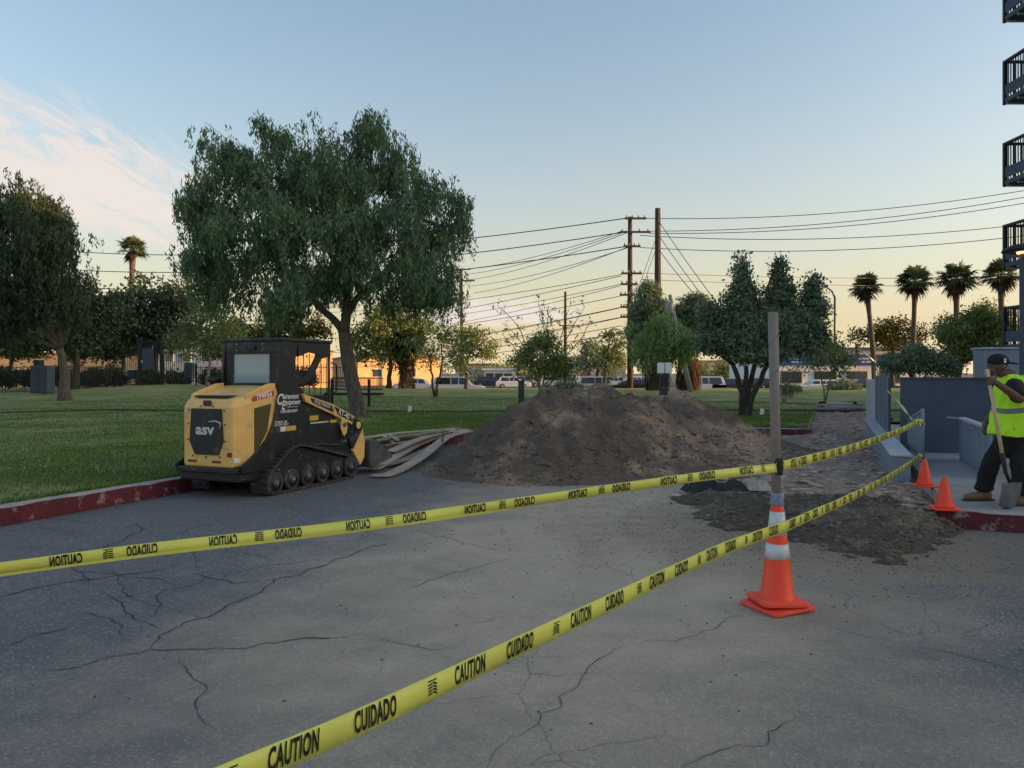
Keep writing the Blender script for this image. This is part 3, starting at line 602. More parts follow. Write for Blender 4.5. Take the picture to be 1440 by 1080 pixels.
# ================================================================== TREES
def limb_pts(p, q, n=7, bend=.12):
    p = Vector(p); q = Vector(q); L = (q-p).length; out = []
    o1 = Vector((random.uniform(-1, 1), random.uniform(-1, 1), random.uniform(-.2, 1)))*L*bend
    for i in range(n):
        t = i/(n-1); c = p.lerp(q, t)+o1*math.sin(math.pi*t)+Vector((random.uniform(-1, 1), random.uniform(-1, 1), 0))*L*.02*(0 < i < n-1); out.append(c)
    return out
def lobes3(lobes, Y, ry):          # lobes as (px, py, half width px, half height px, depth offset)
    out = []
    for px, py, w, h, dy in lobes:
        c = at(px, py, Y+dy); out.append((c, w*Y/F, ry if ry else w*Y/F, h*Y/F))
    return out
def tree(name, label, base, lobes, leafmat_, barkmat, trunk_r, fork, nclump, nleaf, lsize, spread, droop=0.0, cat='tree', group=None, stems=1, shell=.45, sub=3, limbs=None):
    fork = [Vector(f) for f in fork]
    base = Vector(base); root = tag(empty(name, base), label, cat, group)
    mb = MB()
    tops = []
    for pl, r0, r1 in limbs or []:         # limbs drawn from the photograph's fork
        pts = catmull([Vector(p) for p in pl], 5); m_ = len(pts); mb.tube([p-base for p in pts], [(r0+(r1-r0)*i/(m_-1))*(1.45 if i == 0 and r0 == trunk_r else 1.15 if i == 1 and r0 == trunk_r else 1) for i in range(m_)], 10)
        if r1 < trunk_r*.6: tops.append((pts[-1], r1))
    for k, f in enumerate([] if limbs else fork):
        st = base+Vector((random.uniform(-1, 1), random.uniform(-1, 1), 0))*(trunk_r*.6 if len(fork) > 1 else 0)-Vector((0, 0, .1))
        pts = limb_pts(st, f, 8, .05); r0 = trunk_r if len(fork) == 1 else trunk_r*.75
        rr = [r0*(1.35 if i == 0 else 1.1 if i == 1 else 1.0-.45*i/7) for i in range(8)]
        mb.tube([p-base for p in pts], rr, 10); tops.append((f, rr[-1]))
    mb.ball((0, 0, -.05), (trunk_r*1.5, trunk_r*1.5, trunk_r*.7), 10, 6)
    for c, rx, ry, rz in lobes:
        f, r = min(tops, key=lambda t: (t[0]-c).length)
        pts = limb_pts(f, c, 7, .12); mb.tube([p-base for p in pts], [r*(1-.8*i/6)*.85+.006 for i in range(7)], 6)
        for s in range(sub):
            q = c+Vector((random.uniform(-.8, .8)*rx, random.uniform(-.8, .8)*ry, random.uniform(-.6, .8)*rz)); st = pts[random.randint(3, 6)]
            mb.tube([p-base for p in limb_pts(st, q, 5, .15)], [r*.28*(1-.8*i/4)+.004 for i in range(5)], 5)
    mb.build('trunk', barkmat, root, smooth=True)
    vol = np.array([l[1]*l[2]*l[3] for l in lobes])**.72; vol /= vol.sum()
    C = []; D = []
    for (c, rx, ry, rz), w in zip(lobes, vol):
        n = max(3, int(nclump*w)); d = unit(rng.normal(0, 1, (n, 3))); r = (shell+(1-shell)*rng.random((n, 1)))
        cc = np.array(c)+d*r*np.array([rx, ry, rz])
        if droop > 0:
            k_ = max(2, n//9); seeds = cc[:k_]; cc = seeds[rng.integers(0, k_, n)]+np.clip(rng.normal(0, 1, (n, 3)), -1.8, 1.8)*np.array([.26, .26, .20])*(1 if rx > .7 else .6)
        per = max(2, int(nleaf*w/n*1.0))
        for k in range(n):
            if droop > 0:
                ln = droop*rng.uniform(.5, 1.3); m_ = per; t = np.sort(rng.random(m_)); out = np.array([d[k][0], d[k][1], 0])*.25*ln
                ns = max(2, m_//14)
                sx = np.clip(rng.normal(0, spread, (ns, 3)), -2*spread, 2*spread); pick = rng.integers(0, ns, m_)
                P = cc[k]+sx[pick]+np.column_stack([out[0]*np.sqrt(t), out[1]*np.sqrt(t), .25*ln*np.sin(t*2.2)-ln*t])+rng.normal(0, .05, (m_, 3))
                dd = unit(np.column_stack([rng.normal(0, .5, m_), rng.normal(0, .5, m_), -np.ones(m_)]))
            else:
                P = cc[k]+rng.normal(0, spread, (per, 3))*np.array([1, 1, .7]); dd = unit(rng.normal(0, 1, (per, 3))+np.array([0, 0, .25]))
            C.append(P); D.append(dd)
    C = np.concatenate(C)-np.array(base); D = np.concatenate(D); n = len(C)
    S = unit(np.cross(D, unit(rng.normal(0, 1, (n, 3))))); L = lsize[0]*rng.uniform(.6, 1.3, n)
    quads('crown', C, D, S, L, L*lsize[1], leafmat_, root); return root

# the big pepper tree
Y = 24.0
big = [(330, 250, 46, 55, 0), (300, 330, 52, 60, .8), (385, 235, 60, 60, 0), (455, 240, 75, 68, -.6), (520, 215, 52, 48, 0), (575, 260, 55, 50, .5), (615, 310, 44, 55, 0), (600, 380, 52, 55, -.5), (545, 340, 62, 60, -1.2), (440, 330, 78, 62, -1.6), (360, 330, 62, 60, -1), (330, 395, 58, 40, .2), (400, 398, 60, 40, -1.2), (565, 400, 50, 30, .6), (470, 300, 90, 90, 1.6), (520, 180, 18, 22, 0), (310, 205, 16, 30, 0), (285, 280, 22, 40, 0), (645, 300, 16, 26, 0), (380, 190, 20, 22, 0), (460, 395, 40, 40, 1.8), (615, 400, 30, 26, -.2), (275, 345, 26, 38, 0), (510, 395, 34, 24, -.4), (385, 425, 34, 20, .5)]
b0 = gr(505, 586, .24)
tree('pepper_tree', 'large weeping pepper tree with a leaning trunk behind the loader', b0, lobes3(big, Y, 1.25), M['pepper'], M['bark'], .25, [], 3800, 118000, (.165, .26), .11, droop=.72, shell=.45, sub=5,
     limbs=[([b0-Vector((0, 0, .1)), at(497, 545, Y), at(489, 505, Y), at(484, 466, Y)], .25, .19), ([at(485, 470, Y), at(470, 450, Y), at(445, 428, Y-.3), at(405, 385, Y-.6), at(365, 340, Y-.4)], .14, .05), ([at(484, 466, Y), at(488, 430, Y), at(487, 380, Y+.2), at(497, 320, Y), at(515, 255, Y)], .17, .05), ([at(487, 445, Y), at(508, 412, Y), at(545, 378, Y-.3), at(590, 340, Y-.4)], .12, .04), ([at(488, 400, Y), at(460, 350, Y+.3), at(430, 290, Y+.4)], .09, .035)])
# limbs of the fork, seen under the crown
mid = [(0, 330, 60, 70, 0), (85, 330, 30, 40, .4), (45, 300, 45, 40, .5), (50, 365, 55, 45, -.6), (20, 430, 60, 40, .5), (80, 440, 36, 30, 0), (60, 330, 50, 62, -1), (20, 285, 45, 40, 0), (90, 370, 28, 48, 0), (-50, 320, 70, 80, 1), (30, 400, 70, 50, 0), (75, 415, 40, 34, .5), (-30, 440, 70, 40, 0)]
tree('pepper_tree', 'dark weeping tree cut off by the left edge of the photograph', Vector((pxX(92, 34), 34, .3)), lobes3(mid, 34, 1.7), M['darkleaf'], M['bark'], .26, [at(84, 490, 34)], 2600, 64000, (.21, .28), .16, droop=.8, shell=.40)
def px_tree(label, bpx, bpy_, Y, lobes, mat_, n, ls=(.22, .5), sp=.32, tr=.14, name='leafy_tree', bark=None, ncl=160, fork=None, cat='tree', group=None, shell=.45, droop=0.0, zb=None, ry=None, sub=2):
    b = at(bpx, bpy_, Y)
    if zb is not None: b.z = zb
    fk = fork or [at(bpx+random.uniform(-6, 6), lobes[0][1]+lobes[0][3]*.7, Y)]
    return tree(name, label, b, lobes3(lobes, Y, ry), mat_, bark or M['bark2'], tr, fk, ncl, n, ls, sp, droop, cat, group, shell=shell, sub=sub)
BG = 'trees along the back of the park'
px_tree('round dark tree whose low crown touches the weeping tree on the left', 104, 545, 50, [(30, 445, 60, 40, 0), (95, 440, 50, 40, 0), (140, 450, 42, 42, 1), (120, 425, 28, 26, 0), (60, 470, 70, 26, -1)], M['darkleaf'], 15000, (.30, .5), .45, .25, ncl=170, group=BG)
px_tree('spreading tree with sunlit yellow top below the lone distant palm', 215, 545, 56, [(205, 435, 42, 46, 0), (235, 420, 34, 32, 0), (180, 450, 36, 40, 0), (260, 445, 34, 40, 0), (215, 470, 60, 26, 0)], M['darkleaf'], 13000, (.32, .5), .45, .24, ncl=150, group=BG)
px_tree('sparse pale-trunked tree with thin branches left of the loader cab', 292, 545, 40, [(300, 440, 36, 34, 0), (265, 460, 30, 32, 0), (325, 470, 34, 30, 0), (290, 485, 40, 24, 0), (250, 485, 18, 18, 0)], M['mid'], 3600, (.20, .5), .34, .09, bark=M['bark3'], ncl=110, group=BG, shell=.2, sub=9)
px_tree('yellowing tree seen under the big pepper tree behind the cab', 410, 545, 62, [(400, 470, 30, 22, 0), (440, 465, 26, 20, 0), (375, 480, 26, 20, 0)], M['yellowleaf'], 4200, (.30, .5), .4, .2, ncl=70, group=BG)
px_tree('dense shady tree filling the gap right of the leaning trunk', 545, 548, 60, [(545, 460, 36, 40, 0), (520, 490, 30, 36, 0), (580, 450, 30, 30, 0), (555, 500, 20, 24, 0)], M['mid'], 7500, (.32, .5), .45, .2, ncl=90, group=BG)
px_tree('slim young tree with bare twigs standing alone on the lawn', 613, 560, 42, [(605, 500, 22, 26, 0), (640, 500, 20, 34, 0), (625, 470, 26, 30, 0), (590, 480, 12, 20, 0)], M['mid'], 1900, (.17, .5), .3, .10, name='young_tree', ncl=70, zb=.28, fork=[at(606, 508, 42), at(622, 505, 42)], shell=.1, sub=7, group=BG)
px_tree('small dark street tree in front of the left crossarm pole', 656, 548, 58, [(655, 485, 24, 26, 0), (680, 495, 18, 22, 0), (670, 470, 14, 18, 0), (645, 505, 14, 14, 0)], M['mid'], 3000, (.24, .5), .35, .13, name='street_tree', ncl=55, group=BG, shell=.2)
sh = px_tree('multi-stemmed bushy tree with tall bare sprouts behind the soil pile', 760, 556, 38, [(765, 495, 34, 26, 0), (740, 505, 24, 26, 0), (790, 510, 22, 30, 0), (760, 478, 24, 14, 0), (775, 520, 30, 18, 0)], M['mid'], 6500, (.17, .42), .22, .07, name='shrub_tree', bark=M['bark3'], ncl=110, zb=.25, fork=[at(748, 515, 38), at(766, 512, 38), at(785, 515, 38), at(757, 520, 38)], shell=.25, sub=3)
mb = MB(); C = []
for x0, y0, x1, y1 in [(748, 512, 700, 430), (752, 510, 716, 462), (770, 500, 757, 428), (775, 500, 772, 440), (786, 505, 822, 432), (788, 508, 830, 452), (783, 500, 800, 436), (742, 515, 706, 470), (765, 500, 765, 450)]:
    p = at(x0, y0, 38); q = at(x1, y1, 38+random.uniform(-1, 1)); pts = limb_pts(p, q, 7, .08); off = sh.location
    mb.tube([a_-off for a_ in pts], [.022*(1-.7*i/6)+.006 for i in range(7)], 5)
    for k in range(3, 7):
        for s in range(2):
            e_ = pts[k]+Vector((random.uniform(-.45, .45), random.uniform(-.3, .3), random.uniform(-.1, .45))); mb.tube([pts[k]-off, e_-off], [.009, .005], 4); C += [e_-off+Vector(rng.normal(0, .07, 3)) for _ in range(5)]
mb.build('bare_sprouts', M['bark2'], sh, smooth=True)
C = np.array([tuple(c) for c in C]); n = len(C); D = unit(rng.normal(0, 1, (n, 3))); S = unit(np.cross(D, unit(rng.normal(0, 1, (n, 3)))))
quads('sprout_leaves', C, D, S, rng.uniform(.10, .2, n), rng.uniform(.05, .09, n), M['mid'], sh)
px_tree('round dark distant tree left of the crossarm pole', 838, 548, 100, [(838, 500, 22, 22, 0), (860, 515, 16, 14, 0), (815, 512, 14, 12, 0)], M['podo'], 3200, (.4, .5), .6, .25, ncl=50, group=BG)
px_tree('open brownish tree with a crooked trunk beside the crossarm pole', 850, 548, 66, [(868, 485, 16, 18, 0), (852, 500, 14, 16, 0), (872, 508, 14, 16, 0), (858, 470, 10, 12, 0)], M['mid'], 1500, (.28, .5), .32, .14, ncl=40, group=BG, shell=.1)
px_tree('light green willow-like tree in front of the thatched palm trunks', 930, 556, 40, [(915, 478, 26, 26, 0), (945, 470, 30, 26, 0), (935, 455, 26, 18, 0), (900, 492, 20, 22, .3), (970, 485, 20, 26, 0), (930, 495, 34, 18, 0)], M['willow'], 20000, (.19, .27), .15, .12, name='willow_tree', ncl=520, zb=.25, droop=.6, shell=.35)
Yp = 24.0
pod = [(1043, 470, 44, 34, 0), (1010, 470, 30, 32, .3), (1085, 470, 42, 36, -.3), (1130, 470, 32, 36, 0), (1040, 425, 22, 28, 0), (1095, 425, 24, 30, 0), (1140, 430, 20, 26, 0), (1043, 398, 10, 18, 0), (1097, 398, 10, 20, 0), (1143, 408, 11, 14, 0), (1043, 380, 9, 14, 0), (1043, 366, 5, 10, 0), (1097, 382, 9, 14, 0), (1097, 368, 5, 10, 0), (1143, 398, 7, 12, 0), (1046, 412, 15, 16, .2), (1096, 414, 16, 18, .2), (1065, 495, 48, 18, 0), (1000, 440, 16, 20, 0), (1150, 485, 14, 20, 0), (995, 485, 16, 16, 0), (1070, 450, 60, 30, .4)]
tree('podocarpus_tree', 'dark dense tree with pointed tops behind the upright tube', gr(1046, 584, .26), lobes3(pod, Yp, None), M['podo'], M['bark2'], .16, [at(1030, 512, Yp), at(1062, 508, Yp), at(1080, 512, Yp), at(1049, 515, Yp)], 1500, 72000, (.12, .5), .13, shell=.25, sub=2)
px_tree('small open tree with grey branches before the white shop', 1160, 556, 36, [(1165, 500, 26, 22, 0), (1190, 508, 18, 18, 0), (1145, 510, 16, 18, 0), (1170, 485, 18, 14, 0), (1180, 525, 14, 10, 0)], M['mid'], 1700, (.17, .5), .26, .06, name='young_tree', bark=M['bark3'], ncl=90, zb=.28, shell=.15, fork=[at(1152, 520, 36), at(1170, 515, 36)], sub=6)
px_tree('bare-branched sapling growing just right of the upright tube', 1103, 556, 34, [(1120, 520, 22, 16, 0), (1105, 510, 12, 16, 0)], M['mid'], 160, (.14, .5), .2, .05, name='young_tree', bark=M['bark3'], ncl=20, zb=.27, shell=.1, fork=[at(1112, 530, 34), at(1098, 525, 34)], sub=9)
px_tree('clipped dark bushy tree just above the navy wall', 1283, 560, 27, [(1270, 510, 26, 17, 0), (1305, 508, 24, 18, 0), (1250, 512, 14, 14, 0), (1290, 498, 24, 12, 0), (1330, 514, 18, 14, 0)], M['podo'], 9000, (.12, .5), .14, .08, name='hedge_tree', ncl=200, zb=.25, shell=.3)
px_tree('tall leafy tree behind the navy wall right of the clipped bush', 1350, 560, 34, [(1365, 490, 34, 30, 0), (1345, 470, 26, 26, 0), (1390, 462, 26, 28, 0), (1400, 500, 26, 30, 0), (1335, 505, 20, 22, 0), (1375, 445, 18, 16, 0)], M['mid'], 13000, (.17, .5), .22, .13, ncl=200, zb=.25, shell=.3)
px_tree('backlit brownish distant tree under the second palm from the left in the right row', 1255, 545, 105, [(1255, 462, 26, 16, 0), (1230, 470, 18, 14, 0), (1285, 470, 18, 14, 0), (1205, 475, 12, 12, 0), (1260, 480, 40, 12, 0)], M['yellowleaf'], 4200, (.42, .5), .7, .3, ncl=70, group=BG, shell=.2)  # brown backlit tone is put into the leaf colour
px_tree('backlit distant tree rising behind the tall leafy tree by the balconies', 1385, 545, 105, [(1385, 440, 22, 16, 0), (1350, 455, 26, 18, 0), (1410, 455, 24, 20, 0), (1330, 470, 18, 14, 0)], M['mid'], 4200, (.42, .5), .7, .3, ncl=70, group=BG, shell=.2)
for lbl, bx, lob in [('dark low bushy tree at the left edge behind the fence', 15, [(10, 478, 30, 20, 0), (40, 484, 24, 16, 0)]), ('dark bushy tree between the two warm houses behind the fence', 108, [(108, 485, 22, 22, 0), (128, 478, 22, 18, 0), (90, 478, 20, 16, 0)]), ('dark tree closing the view left of the tall gate', 170, [(165, 482, 26, 20, 0), (190, 478, 20, 18, 0), (150, 490, 14, 16, 0)]), ('dark tree filling the view behind the cab roof', 345, [(335, 475, 30, 24, 0), (370, 478, 24, 20, 0), (310, 485, 18, 18, 0)])]:
    px_tree(lbl, bx, 545, 66, lob, M['darkleaf'], 6000, (.34, .5), .5, .2, ncl=80, group=BG, zb=0)
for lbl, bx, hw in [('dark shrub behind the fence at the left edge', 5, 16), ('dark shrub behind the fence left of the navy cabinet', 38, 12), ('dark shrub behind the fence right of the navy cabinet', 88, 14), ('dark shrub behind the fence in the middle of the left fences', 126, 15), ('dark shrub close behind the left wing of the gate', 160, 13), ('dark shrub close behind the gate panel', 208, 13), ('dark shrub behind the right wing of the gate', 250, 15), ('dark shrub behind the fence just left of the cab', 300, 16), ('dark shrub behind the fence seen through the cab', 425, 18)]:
    px_tree(lbl, bx, 540, 54, [(bx, 530, hw, 13, 0), (bx+hw*.6, 533, hw*.6, 9, 0), (bx-hw*.6, 534, hw*.5, 8, 0)], M['darkleaf'], 2600, (.20, .5), .22, .05, name='shrub', ncl=60, zb=.3, cat='shrub', group='shrubs behind the fences', sub=1)
FT = 'low trees on the far horizon'
for lbl, px, top, hw, Yd in [('low distant tree at the far left edge of the horizon', 10, 490, 26, 130), ('low distant tree behind the dark gate', 175, 495, 30, 140), ('sunlit distant shrub tree right of the warm stucco house', 138, 492, 24, 110), ('low distant tree behind the skirted palm', 600, 500, 24, 150), ('low dark distant tree left of the white kiosk', 690, 512, 22, 160), ('flat dark distant tree right of the white kiosk', 725, 505, 26, 170), ('low distant tree behind the parked white cars', 800, 520, 24, 180), ('low distant tree right of the thatched trunks', 1000, 510, 26, 150), ('brownish distant tree behind the navy sedan', 1035, 505, 24, 140), ('low distant tree behind the bushy sprouts', 755, 520, 18, 150)]:
    px_tree(lbl, px, 540, Yd, [(px, top+12, hw, 13, 0), (px-hw*.7, top+20, hw*.6, 10, 0), (px+hw*.7, top+20, hw*.6, 10, 0)], M['mid'] if 'sunlit' not in lbl else M['yellowleaf'], 1500, (.55, .55), .9, .3, name='distant_tree', ncl=36, group=FT, zb=-.35, sub=1)  # the sunlit crown is painted with yellower leaves
px_tree('low rounded shrub on the lawn right of the upright tube', 1113, 552, 40, [(1113, 548, 15, 8, 0), (1105, 550, 9, 6, 0)], M['mid'], 1800, (.10, .5), .10, .03, name='shrub', ncl=50, zb=.3, cat='shrub', sub=1)
px_tree('dark shrub by the street left of the grey sedan', 1190, 548, 55, [(1190, 543, 20, 9, 0), (1170, 546, 10, 7, 0)], M['podo'], 2000, (.14, .5), .16, .04, name='shrub', ncl=50, zb=.2, cat='shrub', sub=1)
px_tree('dark low shrub behind the right foot of the bushy tree', 800, 550, 50, [(795, 543, 20, 8, 0), (812, 546, 10, 6, 0)], M['podo'], 1600, (.14, .5), .15, .04, name='shrub', ncl=45, zb=.2, cat='shrub', sub=1)

# ---- palms
def palm(label, px, ytop, Y, crown_r, trunk_r, zb=-.3, skirt=0, lean=0, group=None, nf=44, thick=False, name='fan_palm'):
    top = at(px, ytop, Y); base = Vector((top.x-lean, Y, zb)); root = tag(empty(name, base), label, 'palm tree', group)
    mb = MB(); n = 9; hub = top-Vector((0, 0, crown_r*.75)) - base
    pts = [Vector((lean*(i/(n-1))**1.5, 0, hub.z*i/(n-1))) for i in range(n)]
    rr = [trunk_r*(1.35-.45*i/(n-1)) for i in range(n)]
    if not thick: rr[-1] = trunk_r*1.5; rr[-2] = trunk_r*1.25
    mb.tube(pts, rr, 10); mb.build('trunk', M['palmbark'], root, smooth=True)
    hub = pts[-1]
    def fans(count, elmin, elmax, plen, flen, mat_, nm, hz=0):
        V_ = []; F_ = []
        for k in range(count):
            az = random.random()*6.283; el = R(random.uniform(elmin, elmax)); d = Vector((math.cos(az)*math.cos(el), math.sin(az)*math.cos(el), math.sin(el)))
            h0 = hub+Vector((0, 0, random.uniform(-hz, 0))); c = h0+d*plen*random.uniform(.8, 1.1)
            sd_ = d.cross(Vector((0, 0, 1))); sd_ = sd_.normalized() if sd_.length > .01 else Vector((1, 0, 0)); up = sd_.cross(d)
            b = len(V_); V_ += [h0-sd_*.02, h0+sd_*.02, c+sd_*.012, c-sd_*.012]; F_.append((b, b+1, b+2, b+3))
            nb = 13
            for q in range(nb):
                t = R(-105+210*q/(nb-1)); L = flen*random.uniform(.85, 1.1)*(1-.25*abs(t)/R(105)); dd = d*math.cos(t)+sd_*math.sin(t); dr = Vector((0, 0, -1))*L*random.uniform(.15, .45)
                w = L*.075; s2 = dd.cross(up).normalized()*w; m_ = c+dd*L*.55+dr*.2; e_ = c+dd*L*.92+dr
                b = len(V_); V_ += [c, m_+s2, e_, m_-s2]; F_.append((b, b+1, b+2, b+3))
        mobj(nm, np_mesh(nm, [tuple(v) for v in V_], F_), mat_, root)
    fans(nf, -20, 85, crown_r*.45, crown_r*.72, M['palm'], 'crown')
    fans(max(8, nf//3), -75, -15, crown_r*.35, crown_r*.6, M['skirt'] if not thick else M['palm'], 'lower_fronds')
    if skirt: fans(int(skirt*16), -88, -70, crown_r*.25, crown_r*.55, M['skirt'], 'dead_skirt', hz=skirt)
    return root
RP = 'row of palms behind the right buildings'
palm('leftmost fan palm of the right row, beside the street lamp', 1218, 386, 86, 2.01, 0.24, lean=-1.0, group=RP)
palm('second fan palm from the left in the right row', 1287, 375, 86, 2.24, 0.24, lean=.3, group=RP)
palm('third fan palm from the left in the right row', 1345, 370, 84, 2.36, 0.27, group=RP)
palm('rightmost fan palm, close beside the balconies', 1408, 366, 82, 2.24, 0.26, group=RP)
palm('lone sunlit palm far off between the two weeping trees', 187, 334, 120, 2.5, .34, lean=.6, nf=40)
palm('short palm with a shaggy brown skirt behind the young tree', 572, 452, 60, 2.0, .42, zb=-.1, skirt=3.2, thick=True)
for lbl, bx, lob in [('left of two dark shaggy trees with thick thatched trunks by the tall bare pole', 924, [(908, 438, 22, 34, 0), (900, 468, 18, 20, 0), (926, 448, 20, 32, 0), (912, 412, 14, 16, 0)]), ('right of two dark shaggy trees with thick thatched trunks by the tall bare pole', 968, [(984, 452, 24, 30, 0), (964, 446, 16, 28, 0), (1000, 470, 18, 22, 0), (978, 425, 14, 14, 0)])]:
    t_ = tree('shaggy_tree', lbl, Vector((pxX(bx, 54), 54, .1)), lobes3(lob, 54, None), M['podo'], M['palmbark'], .62, [at(bx, 500, 54)], 420, 15000, (.42, .16), .22, shell=.3, sub=2)
    V_ = []; F_ = []
    for k in range(420):                   # thatch of dead fronds hanging round the trunk
        a_ = random.random()*6.283; z_ = random.uniform(.5, 2.6); r_ = .62+.25*random.random(); c_ = Vector((math.cos(a_)*r_, math.sin(a_)*r_, z_)); sd_ = Vector((-math.sin(a_), math.cos(a_), 0))*.05; e_ = c_+Vector((math.cos(a_)*.1, math.sin(a_)*.1, -random.uniform(.4, .9)))
        b_ = len(V_); V_ += [tuple(c_-sd_), tuple(c_+sd_), tuple(e_+sd_*.4), tuple(e_-sd_*.4)]; F_.append((b_, b_+1, b_+2, b_+3))
    mobj('thatch', np_mesh('thatch', V_, F_), M['skirt'], t_)

# ================================================================== POLES AND WIRES
def upole(label, px, ytop, Y, r, arms, zb=-.3, lean=0.0):
    top = at(px, ytop, Y); root = tag(empty('utility_pole', (top.x, Y, zb)), label, 'utility pole')
    MB().tube([(lean, 0, 0), (lean*.5, 0, (top.z-zb)*.5), (0, 0, top.z-zb)], [r*1.25, r*1.1, r*.85], 10).build('pole', M['pole'], root, smooth=True)
    for x0, x1, y in arms:
        z = at(px, y, Y).z-zb; X0 = (x0-px)/F*Y; X1 = (x1-px)/F*Y
        arm = MB().box(X0, X1, -r*.9-.12, -r*.9, z-.08, z+.08).build('crossarm', M['pole'], root)
        m_ = MB()
        for k in range(4):
            x = X0+(X1-X0)*(k+.3)/3.6; MB()
            ins = MB().lathe([(.03, z+.08), (.07, z+.12), (.05, z+.17), (.07, z+.21), (.02, z+.26)], 8, (x, -r*.9-.06, 0)); ins.build('insulator', M['insul'], arm)
    return root
upole('tall wooden utility pole with many crossarms left of the thatched trunks', 886, 305, 62, .20, [(878, 908, 308), (871, 914, 327), (876, 900, 347), (873, 902, 385), (872, 896, 400), (871, 892, 415), (872, 886, 432), (872, 886, 446)])
upole('bare dark wooden pole, tallest of the poles', 925, 293, 58, .24, [])
upole('thin crossarm pole right beside the big pepper tree crown', 649, 378, 105, .18, [(636, 662, 379), (650, 668, 395)])
upole('thin far pole rising out of the bushy tree with bare sprouts', 795, 410, 120, .22, [(786, 808, 458)])
# pale slanting pole beside the bare one
p0 = at(972, 548, 50); p1 = at(942, 415, 52)
lp = tag(empty('slanted_pole', p0), 'pale slanted stub pole leaning beside the thatched trunks', 'pole')
MB().tube([(0, 0, -.3), p1-p0], [.17, .12], 10).build('shaft', M['insul'], lp, smooth=True)
mb = MB().lathe([(.22, -.4), (.27, -.35), (.27, .35), (.2, .42)], 12, p1-p0+Vector((-.1, -.35, -.9))); mb.build('transformer', M['insul'], lp, smooth=True)
def wire(label, p, q, sag=.8, r=.03):
    p = Vector(p); q = Vector(q); n = 24; pts = [p.lerp(q, i/n)-Vector((0, 0, sag*4*(i/n)*(1-i/n))) for i in range(n+1)]
    o = MB().tube([a_-p for a_ in pts], r, 5).build('power_line', M['wire']); o.location = p
    return tag(o, label, 'wire', 'overhead wires')
for i, (y0, y1, yR) in enumerate([(307, 262, 0), (325, 270, 0), (328, 279, 0), (331, 313, 0), (348, 329, 0)]):
    nm = ['topmost', 'second', 'third', 'fourth', 'lowest'][i]
    wire(f'{nm} wire running right from the crossarm pole past the balconies', at([906, 908, 913, 900, 900][i], y0, 62), at(1520, y1-8, 60), .9, .030)
for i, (x, y0, y1) in enumerate([(880, 307, 333), (874, 327, 360), (878, 347, 386)]):
    wire(f'{["uppermost", "middle", "lowest"][i]} long wire running left from the crossarm pole behind the pepper tree', at(x, y0, 62), at(-90, y1, 95), 2.6, .042)
for i, (x, y0, y1) in enumerate([(872, 326, 379), (876, 327, 386), (880, 328, 394), (890, 346, 402), (884, 347, 412)]):
    wire(f'{["first", "second", "third", "fourth", "fifth"][i]} from the top of the fan of wires between crossarm pole and left pole', at(x, y0, 62), at(650+4*i, y1, 105), .5, .030)
for i, (y0, yl) in enumerate([(386, 440), (388, 462), (416, 478), (432, 498), (446, 505), (458, 512), (468, 518)]):
    wire(f'{["highest", "second", "third", "fourth", "fifth", "sixth", "lowest"][i]} of the low wires crossing the yellow sky left of the crossarm pole', at(874, y0, 62), at(420, yl, 110), .8, .028)
for i, (y0, x1, y1) in enumerate([(400, 540, 452), (402, 540, 468), (433, 540, 486), (447, 540, 497)]):
    wire(f'{["first", "second", "third", "fourth"][i]} from the top of the thin wires passing the thin far pole', at(872, y0, 62), at(x1, y1, 125), .6, .026)
for i, y in enumerate([384, 393]):
    wire(f'{["upper", "lower"][i]} faint far wire behind the pointed tree tops', at(902, y, 62), at(1520, y+[0, 3][i], 120), .6, .03)
for i, (y0, x1, y1) in enumerate([(312, 1030, 455), (332, 1018, 455), (352, 1008, 450)]):
    wire(f'{["upper", "middle", "lower"][i]} guy wire slanting right from the bare dark pole', at(927, y0, 58), at(x1, y1, 46), .12, .025)
for i, (y0, x1) in enumerate([(330, 900), (345, 905)]):
    wire(f'{["upper", "lower"][i]} guy wire slanting left from the bare dark pole', at(924, y0, 58), at(x1, 398, 56), .05, .022)
# ---- street lamp, traffic signal
c = at(1174, 545, 74); sl = tag(empty('street_lamp', (c.x, 74, -.16)), 'tall street lamp with curved arm right of the pointed tree', 'street lamp')
zt = at(0, 418, 74).z+.16
MB().tube([(0, 0, 0), (0, 0, zt*.6), (0, 0, zt)], [.16, .12, .10], 8).build('post', M['steel'], sl, smooth=True)
MB().tube([(0, 0, zt-.02), (-.25, 0, zt+.55), (-.8, 0, zt+1.0), (-1.5, 0, zt+1.1)], [.10, .085, .07, .06], 8).build('arm', M['steel'], sl, smooth=True)
MB().ball((-1.75, 0, zt+1.07), (.38, .16, .10)).build('lamp_head', M['steel'], sl, smooth=True)
c = at(1243, 545, 62); ts = tag(empty('traffic_signal', (c.x, 63.5, -.16)), 'traffic signal hung on a slanting mast arm before the white shop', 'traffic signal')
MB().tube([(0, 0, 0), (0, 0, 2.6)], [.12, .1], 8).build('post', M['steel'], ts, smooth=True)
MB().tube([(0, 0, 2.6), (-.5, 0, 3.1), (-1.45, 0, 3.75)], [.1, .08, .06], 8).build('arm', M['chrome'], ts, smooth=True)
MB().box(-1.62, -1.30, -.16, .1, 3.25, 4.2).build('signal_head', M['iron'], ts, bevel=.03)
for k in range(3): MB().lathe([(.10, 0), (.10, .02)], 12, (-1.46, -.185, 3.42+.28*k), 'y').build('lens', M['sigcol'], ts)

